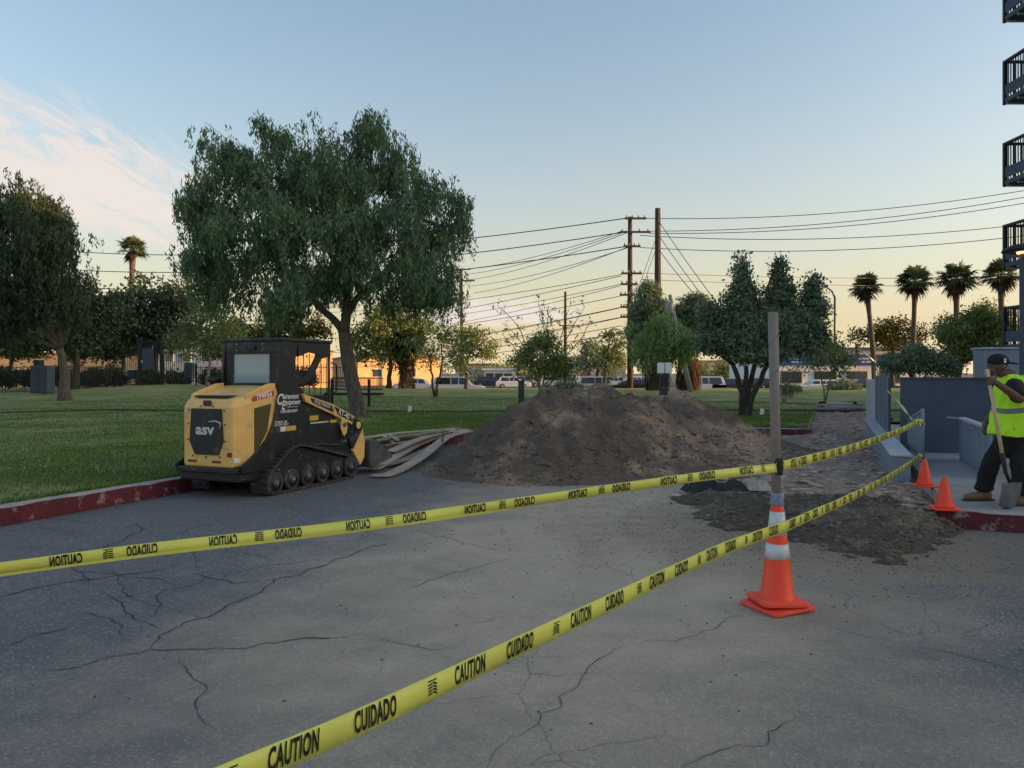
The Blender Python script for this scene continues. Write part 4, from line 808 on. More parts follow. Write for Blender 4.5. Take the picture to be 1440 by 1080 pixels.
# ================================================================== BUILDINGS BEYOND
def box_building(name, label, x0, x1, y0, y1, z1, mat_, windows=(), roofmat=None, roof_h=.4, zb=-.35, pitched=0, group=None, cat='building', turn=0.0):
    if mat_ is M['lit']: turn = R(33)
    root = tag(empty(name, ((x0+x1)/2, y0, zb), turn), label, cat, group); w = (x1-x0)/2
    MB().box(-w, w, 0, y1-y0, 0, z1-zb).build('wall', mat_, root)
    h = z1-zb
    if pitched: MB().prism([(-w-.4, h), (w+.4, h), (w*.4, h+pitched), (-w*.4, h+pitched)], 'y', -.4, y1-y0+.4).build('roof', roofmat or M['roof'], root)
    else: MB().box(-w-.15, w+.15, -.15, y1-y0+.15, h, h+roof_h).build('roof', roofmat or M['roof'], root)
    for wx, wz, ww, wh in windows:
        f_ = MB().box(wx-ww/2-.08, wx+ww/2+.08, -.06, -.003, wz-wh/2-.08, wz+wh/2+.08).build('window', M['offwhite'], root)
        MB().box(wx-ww/2, wx+ww/2, -.075, -.063, wz-wh/2, wz+wh/2).build('pane', M['win'], f_)
    return root
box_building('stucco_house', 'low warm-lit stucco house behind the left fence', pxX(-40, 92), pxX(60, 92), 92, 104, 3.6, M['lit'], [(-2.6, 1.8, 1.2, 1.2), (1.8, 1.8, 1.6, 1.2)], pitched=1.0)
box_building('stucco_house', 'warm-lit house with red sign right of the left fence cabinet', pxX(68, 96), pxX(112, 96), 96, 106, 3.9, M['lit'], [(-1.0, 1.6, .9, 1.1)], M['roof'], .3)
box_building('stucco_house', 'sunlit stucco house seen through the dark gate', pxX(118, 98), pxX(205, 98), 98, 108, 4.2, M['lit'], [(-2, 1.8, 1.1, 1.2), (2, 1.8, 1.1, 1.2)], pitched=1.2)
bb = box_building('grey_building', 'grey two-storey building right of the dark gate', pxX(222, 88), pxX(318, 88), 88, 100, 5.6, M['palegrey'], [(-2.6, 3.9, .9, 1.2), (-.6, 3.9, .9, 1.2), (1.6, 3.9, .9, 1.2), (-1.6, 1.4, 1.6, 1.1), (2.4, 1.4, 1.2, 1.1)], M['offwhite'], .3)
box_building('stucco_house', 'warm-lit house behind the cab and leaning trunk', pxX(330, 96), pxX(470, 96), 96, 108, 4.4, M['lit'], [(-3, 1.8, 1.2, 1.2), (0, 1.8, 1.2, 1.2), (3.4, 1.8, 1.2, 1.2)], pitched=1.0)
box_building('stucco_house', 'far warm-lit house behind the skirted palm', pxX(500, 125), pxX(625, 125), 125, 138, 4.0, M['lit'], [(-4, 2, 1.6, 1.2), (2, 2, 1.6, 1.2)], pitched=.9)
# white shop with blue band
Ys = 108; x0, x1 = pxX(1088, Ys), pxX(1300, Ys)
shop = box_building('white_shop', 'long white shop with blue sign band across the street at right', x0, x1, Ys, Ys+22, at(0, 492, Ys).z, M['offwhite'], [], M['palegrey'], .35)
zz = at(0, 506, Ys).z+.35; MB().box(-(x1-x0)/2+.4, 7.5, -.14, -.004, zz-.75, zz+.75).build('sign_band', M['signblue'], shop)
for k in range(5): MB().box(-8.6+k*3.3, -8.6+k*3.3+1.9, -.16, -.143, zz+.05, zz+.28).build('sign_lettering', M['white'], shop)
for k in range(5): MB().box(-8.2+k*3.3, -8.2+k*3.3+1.5, -.16, -.143, zz-.4, zz-.18).build('sign_lettering', M['white'], shop)
for k in range(4): 
    f_ = MB().box(-9.6+k*4.6, -6.6+k*4.6, -.08, -.003, .5, 2.3).build('window', M['palegrey'], shop); MB().box(-9.5+k*4.6, -6.7+k*4.6, -.1, -.083, .6, 2.2).build('pane', M['win'], f_)
box_building('low_building', 'low beige building on the far side behind the white kiosk', pxX(640, 170), pxX(700, 170), 170, 180, 3.4, M['stucco'], [(-2.5, 2, 1.5, 1.2), (2, 2, 1.5, 1.2)])
box_building('low_building', 'low far building between the bushy tree and crossarm pole', pxX(770, 175), pxX(880, 175), 175, 190, 3.6, M['stucco'], [(-5, 2, 1.8, 1.2), (0, 2, 1.8, 1.2), (5, 2, 1.8, 1.2)])
box_building('low_building', 'low far building behind the navy sedan', pxX(985, 165), pxX(1075, 165), 165, 176, 4.0, M['stucco'], [(-3, 2, 1.5, 1.2), (3, 2, 1.5, 1.2)])
box_building('chimney_block', 'narrow brown tower-like block left of the crossarm pole', pxX(818, 150), pxX(826, 150), 150, 152, 5.6, M['roof'], [(0, 4.4, .4, .5)], M['roof'], .2)
# white kiosk
ck = at(702, 545, 110); kr = tag(empty('kiosk', (ck.x, 110, -.3)), 'small white kiosk with dark windows beyond the street', 'kiosk')
MB().box(-2.2, 2.2, 0, 2.2, 0, 2.3).build('body', M['bus'], kr); MB().box(-2.5, 2.5, -.25, 2.4, 2.31, 2.6).build('roof', M['offwhite'], kr)
for k in range(3): MB().box(-1.9+k*1.3, -.8+k*1.3, -.03, -.004, 1.0, 1.9).build('window', M['win'], kr)

# ---- cars in the street
def car(label, px, Y, paintmat, L=4.5, Hh=1.45, facing=1, van=False, group='cars in the street', tail=False):
    c = at(px, 545, Y); root = tag(empty('car', (c.x, Y, -.3), 0 if facing > 0 else math.pi), label, 'car', group)
    l = L/2; hood = .88
    lower = [(-l, .35), (-l, .75), (-l+.08, .95), (-l*.85, hood+.05), (l*.42, hood+.03), (l*.9, .78), (l, .62), (l, .32), (l*.92, .22), (-l*.95, .22)]
    MB().prism(lower, 'y', -.88, .88).build('body', paintmat, root, bevel=.06, seg=3)
    rb = -l*.98 if van else -l*.86
    cab = [(rb, hood+.03), (rb+.22, Hh-.10), (rb+.45, Hh), (l*.02, Hh), (l*.18, Hh-.05), (l*.50, hood+.02)]
    m_ = MB(); n = len(cab); vs = []
    for sgn in (-1, 1):
        for x, z in cab: vs.append((x, sgn*(.84-.22*max(0, (z-hood))/(Hh-hood)), z))
    m_.add(vs, [tuple(range(n-1, -1, -1)), tuple(range(n, 2*n))]+[(i, (i+1) % n, n+(i+1) % n, n+i) for i in range(n)])
    m_.build('cabin', paintmat, root, bevel=.05, seg=2)
    for sgn in (-1, 1):
        def yy(z): return sgn*(.84-.22*max(0, (z-hood))/(Hh-hood)+.006)
        xs = [rb+.25, (rb+l*.30)*.40, l*.02, l*.40]
        for i in range(3):
            xa, xb = xs[i]+.04, xs[i+1]-.04; za = hood+.06; zb_ = Hh-.10
            ta = xa+.16 if i == 0 else xa; tb = xb-.30 if i == 2 else xb
            MB().add([(xa, yy(za), za), (xb, yy(za), za), (tb, yy(zb_), zb_), (ta, yy(zb_), zb_)], [(0, 1, 2, 3)]).build('side_window', M['carglass'], root)
    MB().add([(l*.49, -.72, hood+.06), (l*.49, .72, hood+.06), (l*.22, .58, Hh-.07), (l*.22, -.58, Hh-.07)], [(0, 1, 2, 3)]).build('windscreen', M['carglass'], root).location.x = .03
    for x in (-l*.62, l*.62):
        for sgn in (-1, 1):
            w = MB().lathe([(.20, -.10), (.31, -.09), (.33, 0), (.31, .09), (.20, .10)], 16, (x, sgn*.82, .32), 'y').build('wheel', M['rubber'], root, smooth=True)
            MB().lathe([(.19, -.02), (.17, .02)], 12, (x, sgn*.925, .32), 'y').build('rim', M['chrome'], w)
    for sgn in (-1, 1):
        MB().box(l-.12, l+.01, sgn*.62-.16, sgn*.62+.16, .60, .74).build('headlight', M['headl'], root)
        MB().box(-l-.01, -l+.12, sgn*.66-.14, sgn*.66+.14, .72, .90).build('tail_light', M['tail'] if tail else M['lamp_red'], root)
    return root
WH = paint('white_car', (.72, .73, .75)); SV_ = paint('silver_blue_car', (.34, .40, .48)); NV = paint('navy_car', (.02, .028, .055)); BK = paint('black_car', (.02, .02, .022)); GY = paint('grey_car', (.35, .36, .37)); BL = paint('pale_blue_car', (.45, .55, .68))
car('white hatchback on the street left of the young tree twin trunks', 645, 68, WH, 4.7, 1.62, 1, True)
car('pale blue car mostly hidden left of the white hatchback', 588, 74, BL, 4.4, 1.45, 1)
car('silver blue estate car above the soil pile ridge', 845, 74, SV_, 4.7, 1.6, 1, True)
car('black low car beside the foot of the crossarm pole', 886, 72, BK, 4.4, 1.35, -1)
car('pale blue car parked right of the thatched palm trunks', 985, 70, BL, 4.3, 1.62, -1, True)
car('navy sedan with lit red tail lamp behind the pointed tree', 1034, 70, NV, 4.8, 1.42, 1, False, tail=True)
car('dark car seen through the branches left of the upright tube', 1074, 72, NV, 4.5, 1.45, 1)
car('white car by the white shop right of the upright tube', 1150, 70, WH, 4.3, 1.32, -1)
car('grey sedan in front of the white shop wall', 1200, 72, GY, 4.6, 1.35, 1)
car('navy car cut off by the left end of the navy wall', 1228, 68, NV, 4.5, 1.35, 1)
LOTC = 'small cars far beyond the street'
for lbl, px, Y_, mt in [('small white car far beyond the street just right of the bushy tree', 815, 98, WH), ('small grey car in the far lot left of the bushy tree', 738, 104, GY), ('small white car in the far lot behind the dark bollard', 722, 96, WH), ('small pale car far beyond the street near the crossarm pole', 868, 100, BL), ('small dark car far beyond the street at the kiosk', 690, 100, NV), ('small white van far beyond the street behind the bare sprouts', 782, 108, WH), ('small white car far beyond the street left of the thatched trunks', 900, 96, WH)]:
    car(lbl, px, Y_, mt, 4.4, 1.5, 1, 'van' in lbl, LOTC)

# ================================================================== PARK FURNITURE
Yf = 43.0
def fence_run(label, x0, x1, y0, y1, ztop, zbot=None, every=.125, posts=2.4, name='iron_fence', tops=None):
    # pickets one by one between two points on the lawn
    p = Vector((x0, y0, 0)); q = Vector((x1, y1, 0)); L = (q-p).length; rz = math.atan2(y1-y0, x1-x0)
    b = lawn_z(x0, y0); root = tag(empty(name, (x0, y0, b), rz), label, 'fence')
    n = int(L/every); hh = lambda s: (tops(s/L) if tops else ztop)-b
    me_c = {}
    for i in range(n+1):
        s = i*every; h = hh(s); k = round(h, 2)
        if k not in me_c: me_c[k] = MB().box(-.011, .011, -.011, .011, .04, k).mesh('picket')
        mobj('picket', me_c[k], M['iron'], root, loc=(s, 0, 0))
    np_ = max(1, int(L/posts))
    for i in range(np_+1):
        s = L*i/np_; MB().box(s-.035, s+.035, -.035, .035, -.2, hh(s)+.06).build('post', M['iron'], root)
    MB().box(0, L, -.016, .016, .16, .20).build('bottom_rail', M['iron'], root)
    m_ = MB(); k = 12
    m_.tube([(L*i/k, 0, hh(L*i/k)-.12) for i in range(k+1)], .022, 4); m_.build('top_rail', M['iron'], root)
    return root
fence_run('black iron picket fence at the left edge before the warm houses', pxX(-25, 40), pxX(88, 42), 40, 42, at(0, 514, 41).z)
fence_run('black iron picket fence between the cabinet and the tall gate', pxX(88, 42), pxX(150, 46), 42, 46, at(0, 514, 44).z)
zg = at(0, 478, 46).z; zl = at(0, 514, 46).z
fence_run('left wing of the dark gate with its pickets sweeping upward', pxX(150, 46), pxX(196, 46), 46, 46, zg, tops=lambda t: zl+(zg-zl)*t**1.0, posts=5)
fence_run('right wing of the dark gate with its pickets sweeping downward', pxX(228, 46), pxX(276, 46), 46, 46, zg, tops=lambda t: zg+(zl-zg)*t**.8, posts=5)
fence_run('black iron picket fence between the gate and the leaning pepper trunk', pxX(276, 46), pxX(490, 46), 46, 46, zl)
gx = pxX(197, 46); gw = pxX(228, 46)-gx; gb = lawn_z(gx, 46)
gt = tag(empty('park_gate', (gx, 46, gb)), 'tall dark iron gate with square posts and a navy panel', 'gate')
for x in (0, gw): MB().box(x-.10, x+.10, -.1, .1, -.2, zg-gb+.1).build('post', M['iron'], gt)
for i in range(1, 10): MB().box(gw*i/10-.013, gw*i/10+.013, -.013, .013, .1, zg-gb).build('picket', M['iron'], gt)
MB().box(.1, gw-.1, -.03, .03, .25, .32).build('rail', M['iron'], gt); MB().box(.1, gw-.1, -.03, .03, zg-gb-.15, zg-gb-.08).build('rail', M['iron'], gt)
MB().box(.14, gw*.62, -.06, -.02, .95, 2.2).build('panel', M['navy'], gt); MB().box(gw*.08, gw*.14, -.1, -.06, 1.35, 1.5).build('latch', M['bright'], gt)
def cabinet(label, px, ytop, ybot, hw, Y, cap=False):
    c = at(px, ybot, Y); h = (ybot-ytop)*Y/F; w = hw*Y/F; root = tag(empty('utility_cabinet', (c.x, Y, c.z)), label, 'cabinet')
    MB().box(-w, w, -.35, .35, 0, h).build('body', M['navy'], root, bevel=.03); MB().box(-w*.9, -.02, -.375, -.352, .1, h-.1).build('door', M['navy'], root, bevel=.01); MB().box(.02, w*.9, -.375, -.352, .1, h-.1).build('door', M['navy'], root, bevel=.01)
    MB().box(-.08, -.05, -.40, -.376, h*.5, h*.5+.15).build('handle', M['steel'], root)
    if cap: MB().box(-w*.8, -w*.1, -.2, .2, h, h+.28).build('vent_cap', M['iron'], root)
cabinet('large navy utility cabinet standing in front of the left fence', 60, 514, 553, 12, 39, True)
cabinet('navy cabinet behind the fence just left of the loader', 268, 510, 532, 6, 47)
# bench with mesh back
bp = gr(519, 571, .28); bn = tag(empty('park_bench', (pxX(505, bp.y), bp.y, lawn_z(bp.x, bp.y))), 'black metal mesh bench beside the leaning pepper trunk', 'bench')
s = bp.y/F
for x in (-38*s, 14*s): MB().box(x-.05, x+.05, -.05, .05, -.1, 1.1).build('leg', M['iron'], bn)
MB().box(-45*s, 35*s, -.55, .05, .46, .56).build('seat', M['iron'], bn)
MB().box(-40*s, 33*s, .08, .11, .66, .71).build('back_rail', M['iron'], bn); MB().box(-40*s, 33*s, .08, .11, 1.12, 1.17).build('back_rail', M['iron'], bn)
for i in range(40): MB().box(-40*s+73*s*i/39-.008, -40*s+73*s*i/39+.008, .085, .105, .71, 1.12).build('back_slat', M['iron'], bn)
# bollard and meter pedestal behind the pile
bo = tag(empty('bollard', (pxX(733, 21.5), 21.5, .0)), 'dark green square bollard standing behind the soil pile', 'bollard')
MB().box(-.085, .085, -.085, .085, 0, at(0, 537, 21.5).z).build('post', M['green'], bo, bevel=.01); MB().box(-.10, .10, -.10, .10, at(0, 537, 21.5).z+.002, at(0, 537, 21.5).z+.04).build('cap', M['iron'], bo, bevel=.01)
Ym = 23; mp_ = tag(empty('meter_pedestal', (pxX(934, Ym), Ym, .2)), 'white electric meter boxes on a green post behind the soil pile', 'electric meter')
zt = at(0, 510, Ym).z-.2
MB().box(-.09, .09, -.09, .09, 0, zt-.75).build('post', M['green'], mp_); 
for x in (-.11, .11): MB().box(x-.095, x+.095, -.13, .05, zt-.32, zt).build('meter_box', M['offwhite'], mp_, bevel=.02)
MB().box(-.14, .12, -.11, .06, zt-.72, zt-.36).build('switch_box', M['iron'], mp_, bevel=.015)
MB().tube([(.13, -.05, zt-.3), (.2, -.06, zt-.5), (.1, -.06, zt-.75), (.02, -.05, zt-.9)], .025, 6).build('conduit', M['insul'], mp_, smooth=True)
for lbl, px, py in [('small white survey flag in the lawn behind the boards', 576, 588), ('small white valve marker on the lawn left of the upright tube', 1071, 594)]:
    p = gr(px, py, .2); r_ = tag(empty('marker_flag', (p.x, p.y, lawn_z(p.x, p.y))), lbl, 'marker'); MB().tube([(0, 0, -.05), (.01, 0, .32)], .008, 5).build('stake', M['steel'], r_); MB().prism([(-.05, .16), (.06, .18), (.07, .33), (-.03, .34)], 'y', -.006, .006).build('flag', M['offwhite'], r_)

# ================================================================== RIGHT-HAND STRUCTURES
def site(name, label, cat_): 
    o = empty(name, (0, 0, 0), SITE_ROT); return tag(o, label, cat_)
# in these, x is v and y is u
w = site('low_wall', 'low blue-grey planter wall beside the dug strip', 'wall')
MB().box(.78, 1.03, 12.25, 21.4, 0, .41).build('block', M['bluegrey'], w, bevel=.012); MB().box(.76, 1.05, 12.22, 21.43, .412, .445).build('cap', M['palegrey'], w, bevel=.008)
w = site('navy_wall', 'navy painted wall closing the walk behind the worker', 'wall')
MB().box(1.16, 7.5, 15.75, 15.95, 0, 1.50).build('panel', M['navy'], w, bevel=.01); MB().box(1.14, 7.5, 15.72, 15.98, 1.502, 1.53).build('coping', M['navy'], w)
w = site('board_screen', 'screen of upright blue-grey boards on the low wall', 'fence')
for i in range(16): MB().box(.98, 1.02, 16.15+i*.32, 16.15+i*.32+.24, .447, 1.53+.01*(i % 3)).build('board', M['bluegrey'] if i % 2 else M['navy'], w, bevel=.006)
MB().box(1.022, 1.06, 16.1, 21.3, .7, .76).build('rail', M['navy'], w); MB().box(1.022, 1.06, 16.1, 21.3, 1.35, 1.41).build('rail', M['navy'], w)
MB().box(.80, 1.12, 21.45, 21.75, 0, 1.45).build('end_post', M['palegrey'], w, bevel=.01)
w = site('hand_railing', 'blue-grey steel railing with sloping top tied with yellow tape', 'railing')
zA, zB = .74, 1.04; u0, u1 = 15.70, 13.2; v0 = 1.27
MB().tube([(v0, u0, zA), (v0, u1+.18, zB-.03), (v0, u1+.05, zB), (v0, u1, zB-.06), (v0, u1, .19)], .028, 8).build('top_rail', M['bluegrey'], w, smooth=True)
MB().tube([(v0, u0, .34), (v0, u1, .34)], .018, 6).build('bottom_rail', M['bluegrey'], w, smooth=True)
for i in range(20):
    u_ = u1+.12*(i+1); zt = zB+(zA-zB)*(u_-u1)/(u0-u1); MB().box(v0-.012, v0+.012, u_-.012, u_+.012, .34, zt).build('picket', M['bluegrey'], w)
for u_ in (u1+.9, u1+1.7): MB().box(v0-.022, v0+.022, u_+.02, u_+.06, .19, zB-.03-(u_+.04-u1)*.12).build('post', M['bluegrey'], w)
w = site('panel_railing', 'blue-grey slatted railing panel left of the worker', 'railing')
for i in range(13): MB().box(1.93+.004*(i % 2), 1.97+.02*(i % 2), 11.9+i*.19, 11.9+i*.19+.165, .19, .84).build('slat', M['bluegrey'], w, bevel=.01)
MB().box(1.90, 2.01, 11.86, 14.42, .842, .885).build('top_rail', M['palegrey'], w, bevel=.008); MB().tube([(1.95, 14.3, .865), (1.75, 14.5, .865)], .02, 6).build('stub_rail', M['bluegrey'], w)
MB().box(1.92, 2.0, 14.36, 14.42, .19, .84).build('post', M['bluegrey'], w)
# pale block behind the worker
pw = tag(empty('utility_room', (pxX(1384, 20), 20, 0)), 'pale grey block with recessed panel behind the worker', 'building')
h = at(0, 491, 20).z; MB().box(0, 7, 0, .5, 0, h).build('wall', M['bluegrey'], pw, bevel=.02); MB().box(-.03, 7, -.05, .55, h+.003, h+.05).build('coping', M['palegrey'], pw)
MB().box(.35, 2.0, -.03, -.004, .5, h-.25).build('panel', M['bluegrey'], pw)
# apartment block with balconies
ab = tag(empty('tall_block', (19.2, -20, -.2)), 'tall apartment block with stacked metal balconies at the right edge', 'building')
MB().box(0, 17, 36, 47.0, 0, 18.6).build('wall', M['stucco'], ab); MB().box(-.3, 17.3, 35.7, 47.3, 18.603, 19.2).build('parapet', M['navy'], ab)
sun_blocker = tag(empty('tall_block', (60, -80, -.2)), 'unseen block added beyond the right edge to shut out the low sun', 'building')  # added out of view to keep the low sun off the foreground
MB().box(0, 15, 0, 126, 0, 18).build('wall', M['stucco'], sun_blocker); MB().box(-.3, 15.3, -.3, 126.3, 18.003, 18.6).build('parapet', M['navy'], sun_blocker)
for k in range(6):
    for j in range(1): f_ = MB().box(-.05, -.003, 38+j*7, 40.2+j*7, 1+k*2.9+.5, 1+k*2.9+2.1).build('window', M['offwhite'], ab); MB().box(-.07, -.053, 38.08+j*7, 40.12+j*7, 1+k*2.9+.58, 1+k*2.9+2.02).build('pane', M['win'], f_)
pk = MB().box(-.014, .014, -.014, .014, 0, 1.25).mesh('picket')
for k in range(6):
    z0 = 2.45+2.9*k+.2; b_ = MB().box(-1.8, -.003, 42.2, 47.2, z0, z0+.16).build('balcony', M['navy'], ab, bevel=.01)
    for i in range(9): MB().box(-1.76, -.01, 42.4+i*.58, 42.46+i*.58, z0-.07, z0-.002).build('joist', M['palegrey'], b_)
    for i in range(38): mobj('picket', pk, M['iron'], b_, loc=(-1.76, 42.3+i*.13, z0+.16))
    for i in range(13): mobj('picket', pk, M['iron'], b_, loc=(-1.7+i*.13, 47.15, z0+.16))
    MB().box(-1.82, -1.70, 42.2, 47.22, z0+1.42, z0+1.50).build('rail', M['iron'], b_); MB().box(-1.69, -.003, 47.1, 47.21, z0+1.42, z0+1.50).build('rail', M['iron'], b_)
    MB().box(-1.82, -1.72, 47.12, 47.22, z0-.05, z0+1.42).build('corner_post', M['iron'], b_)
    MB().box(-1.80, -1.782, 42.2, 47.1, z0+.25, z0+.62).build('solid_panel', M['navy'], b_)
# lamp post at the right edge
lx = pxX(1440, 14); lm = tag(empty('lamp_post', (lx, 14, .19)), 'dark lamp post with round dish head at the right edge', 'lamp post')
zl_ = at(0, 352, 14).z-.19
MB().box(-.055, .055, -.055, .055, 0, zl_-.03).build('post', M['navy'], lm, bevel=.008)
MB().lathe([(.05, zl_+.12), (.2, zl_+.10), (.34, zl_+.03), (.36, zl_-.02), (.30, zl_-.03), (.12, zl_-.025)], 20).build('dish', M['iron'], lm, smooth=True)
MB().lathe([(.11, zl_-.06), (.12, zl_-.03), (.05, zl_-.026)], 14).build('bulb', M['amber'], lm)

# ================================================================== BOARDS BY THE KERB
BD = 'form boards piled along the kerb'
for lbl, zz, pts, mt in [
    ('nearest long bent board, its end on the asphalt before the bucket', (.02, .03, .10, .20, .26), [(524, 669), (549, 667), (592, 644), (628, 616), (660, 607)], 'wood'),
    ('second long bent board, touching the loader bucket', (.06, .08, .14, .22, .27), [(526, 660), (558, 642), (590, 624), (627, 611), (657, 604.5)], 'wood'),
    ('third board, dark edged, between the two pale long ones', (.05, .06, .09, .12), [(540, 655), (570, 647), (595, 636), (612, 627)], 'wood2'),
    ('pale bent board in the middle of the board pile', (.14, .2, .25, .29), [(549, 636), (575, 624), (600, 615), (636, 605.5)], 'wood'),
    ('dark board under the middle of the board pile', (.10, .18, .24), [(548, 631), (580, 616), (612, 608)], 'wood2'),
    ('farthest board lying along the lawn edge', (.27, .28, .28), [(508, 617), (567, 609), (645, 603)], 'wood'),
    ('slim board lying on the lawn just before the farthest one', (.29, .30, .31), [(520, 622), (565, 614), (628, 606)], 'wood2')]:
    P = [gr(x, y, z) for (x, y), z in zip(pts, zz)]; o = MB().strip([p-P[0] for p in catmull(P)], .20, .022).build('wood_board', M[mt]); o.location = P[0]
    tag(o, lbl, 'board', BD)
for lbl, a_, b_ in [('short stick crossing the boards next to the bucket', (540, 614, .32), (553, 624, .22)), ('short broken stick lying across the farthest board', (548, 613, .33), (560, 620, .30))]:
    p, q = gr(*a_), gr(*b_); o = MB().strip([Vector((0, 0, 0)), (q-p)*.5, q-p], .06, .03).build('wood_stick', M['wood']); o.location = p; tag(o, lbl, 'stick', BD)
for lbl, px, py, h in [('upright wooden stake on the lawn at the far end of the boards', 647, 606, .30), ('short stake pinning the nearest bent board', 622, 622, .22)]:
    p = gr(px, py, .2); o = MB().prism([(-.02, 0), (.02, 0), (.022, h), (-.022, h)], 'y', -.02, .02).build('wood_stake', M['wood2']); o.location = p; o.rotation_euler = (0, .06, .3); tag(o, lbl, 'stake')
# black cloth sheet and crumpled paper by the dug strip
def crumple(name, label, cat_, c, lx_, ly_, h, mat_, rz):
    nx, ny = 44, 20; V_ = []
    for i in range(nx+1):
        for j in range(ny+1):
            x = (i/nx-.5)*lx_; y = (j/ny-.5)*ly_*(1+.35*noise.noise(Vector((x*2.1, 1, 0)))); e_ = min(1, i/4, (nx-i)/4, j/3, (ny-j)/3)
            V_.append((x, y+.12*noise.noise(Vector((x*2.5, 4, 0))), .02+e_*h*(.35+.9*abs(fbm(x*3.5, y*5, 2, 4)))))
    F_ = [(i*(ny+1)+j, (i+1)*(ny+1)+j, (i+1)*(ny+1)+j+1, i*(ny+1)+j+1) for i in range(nx) for j in range(ny)]
    o = mobj(name, np_mesh(name, V_, F_), mat_, smooth=True, loc=c, rot=(0, 0, rz)); tag(o, label, cat_)
crumple('cloth_sheet', 'crumpled black cloth sheet lying on the soil left of the tall cone pole', 'cloth', gr(1005, 692, .03), .85, .34, .15, M['cloth'], .12)
crumple('paper_sack', 'crumpled pale paper sack at the end of the black cloth', 'paper', gr(1060, 690, .04), .34, .30, .16, M['paper'], .2)

# ================================================================== CONES, TUBE AND TAPE
def small_cone(label, px, py):
    p = gr(px, py, .19); r_ = tag(empty('traffic_cone', (p.x, p.y, .19), random.uniform(-.3, .3)), label, 'traffic cone', 'small cones on the walk')
    MB().prism([(-.13, -.10), (-.10, -.13), (.10, -.13), (.13, -.10), (.13, .10), (.10, .13), (-.10, .13), (-.13, .10)], 'z', 0, .022).build('base', M['orange'], r_, bevel=.006)
    MB().lathe([(.098, .023), (.090, .045), (.028, .325), (.022, .335), (.016, .33), (.016, .30)], 28).build('body', M['orange'], r_, smooth=True)
small_cone('small plain orange cone standing by the railing post, farther of the pair', 1300, 684)
small_cone('small plain orange cone on the right kerb, nearer of the pair', 1328, 716)
cp = gr(1093, 855); CX, CY = cp.x, cp.y
tc = tag(empty('traffic_cone', (CX, CY, 0)), 'tall orange cone with two white reflective collars holding the tube', 'traffic cone')
def sq(r, c, rot): 
    P = [(-r, -c), (-c, -r), (c, -r), (r, -c), (r, c), (c, r), (-c, r), (-r, c)]; return [(x*math.cos(rot)-y*math.sin(rot), x*math.sin(rot)+y*math.cos(rot)) for x, y in P]
o = MB().prism(sq(.180, .160, .42), 'z', .003, .030).build('lower_base', M['orange2'], tc, bevel=.008); o.rotation_euler = (.02, -.03, 0); o.location.z = .006
o = MB().prism(sq(.165, .135, .10), 'z', .040, .075).build('upper_base', M['orange2'], tc, bevel=.012, seg=3); o.rotation_euler = (-.03, .03, 0)
def cr(z): return .112+(.040-.112)*(z-.07)/(.71-.07)
def ring(z0, z1, off=0.0): return [(cr(z0)+off, z0), (cr((z0+z1)/2)+off, (z0+z1)/2), (cr(z1)+off, z1)]
MB().lathe([(.128, .060), (.116, .085)]+ring(.09, .71)+[(.030, .71), (.030, .6)], 40).build('body', M['orange'], tc, smooth=True)
MB().lathe(ring(.345, .445, .0025), 40).build('reflective_collar', M['refl'], tc, smooth=True)
MB().lathe(ring(.505, .660, .0025), 40).build('reflective_collar', M['refl'], tc, smooth=True)
tb = tag(empty('upright_tube', (CX, CY, .55)), 'upright grey-brown cardboard tube stuck into the tall cone', 'pole')
ztop = at(0, 440, CY).z-.55
lean_ = at(1087, 440, CY).x-CX
MB().tube([(0, 0, 0), (lean_*.5, 0, ztop*.5), (lean_, 0, ztop)], [.031, .0325, .034], 24).build('shaft', M['tube'], tb, smooth=True)
MB().tube([(lean_, 0, ztop-.002), (lean_, 0, ztop+.003)], [.030, .030], 20).build('end_cap', M['wood'], tb)
hel = []
for i in range(160):
    t = i/159; a_ = t*2*math.pi*5.5; rr_ = .0345+.001*t; hel.append((lean_*t+rr_*math.cos(a_), rr_*math.sin(a_), .2+(ztop-.2)*t))
MB().tube(hel, .0016, 4).build('spiral_seam', M['wood2'], tb)
o = MB().lathe([(.040, .150), (.046, .165), (.041, .19), (.045, .215), (.039, .235)], 18).build('blue_wrap', M['rag'], tb, smooth=True)
MB().lathe([(.0355, .36), (.038, .39), (.038, .455), (.0355, .475)], 16).build('tape_knot', M['cloth'], tb, smooth=True)
POLE_Y = CY-.037

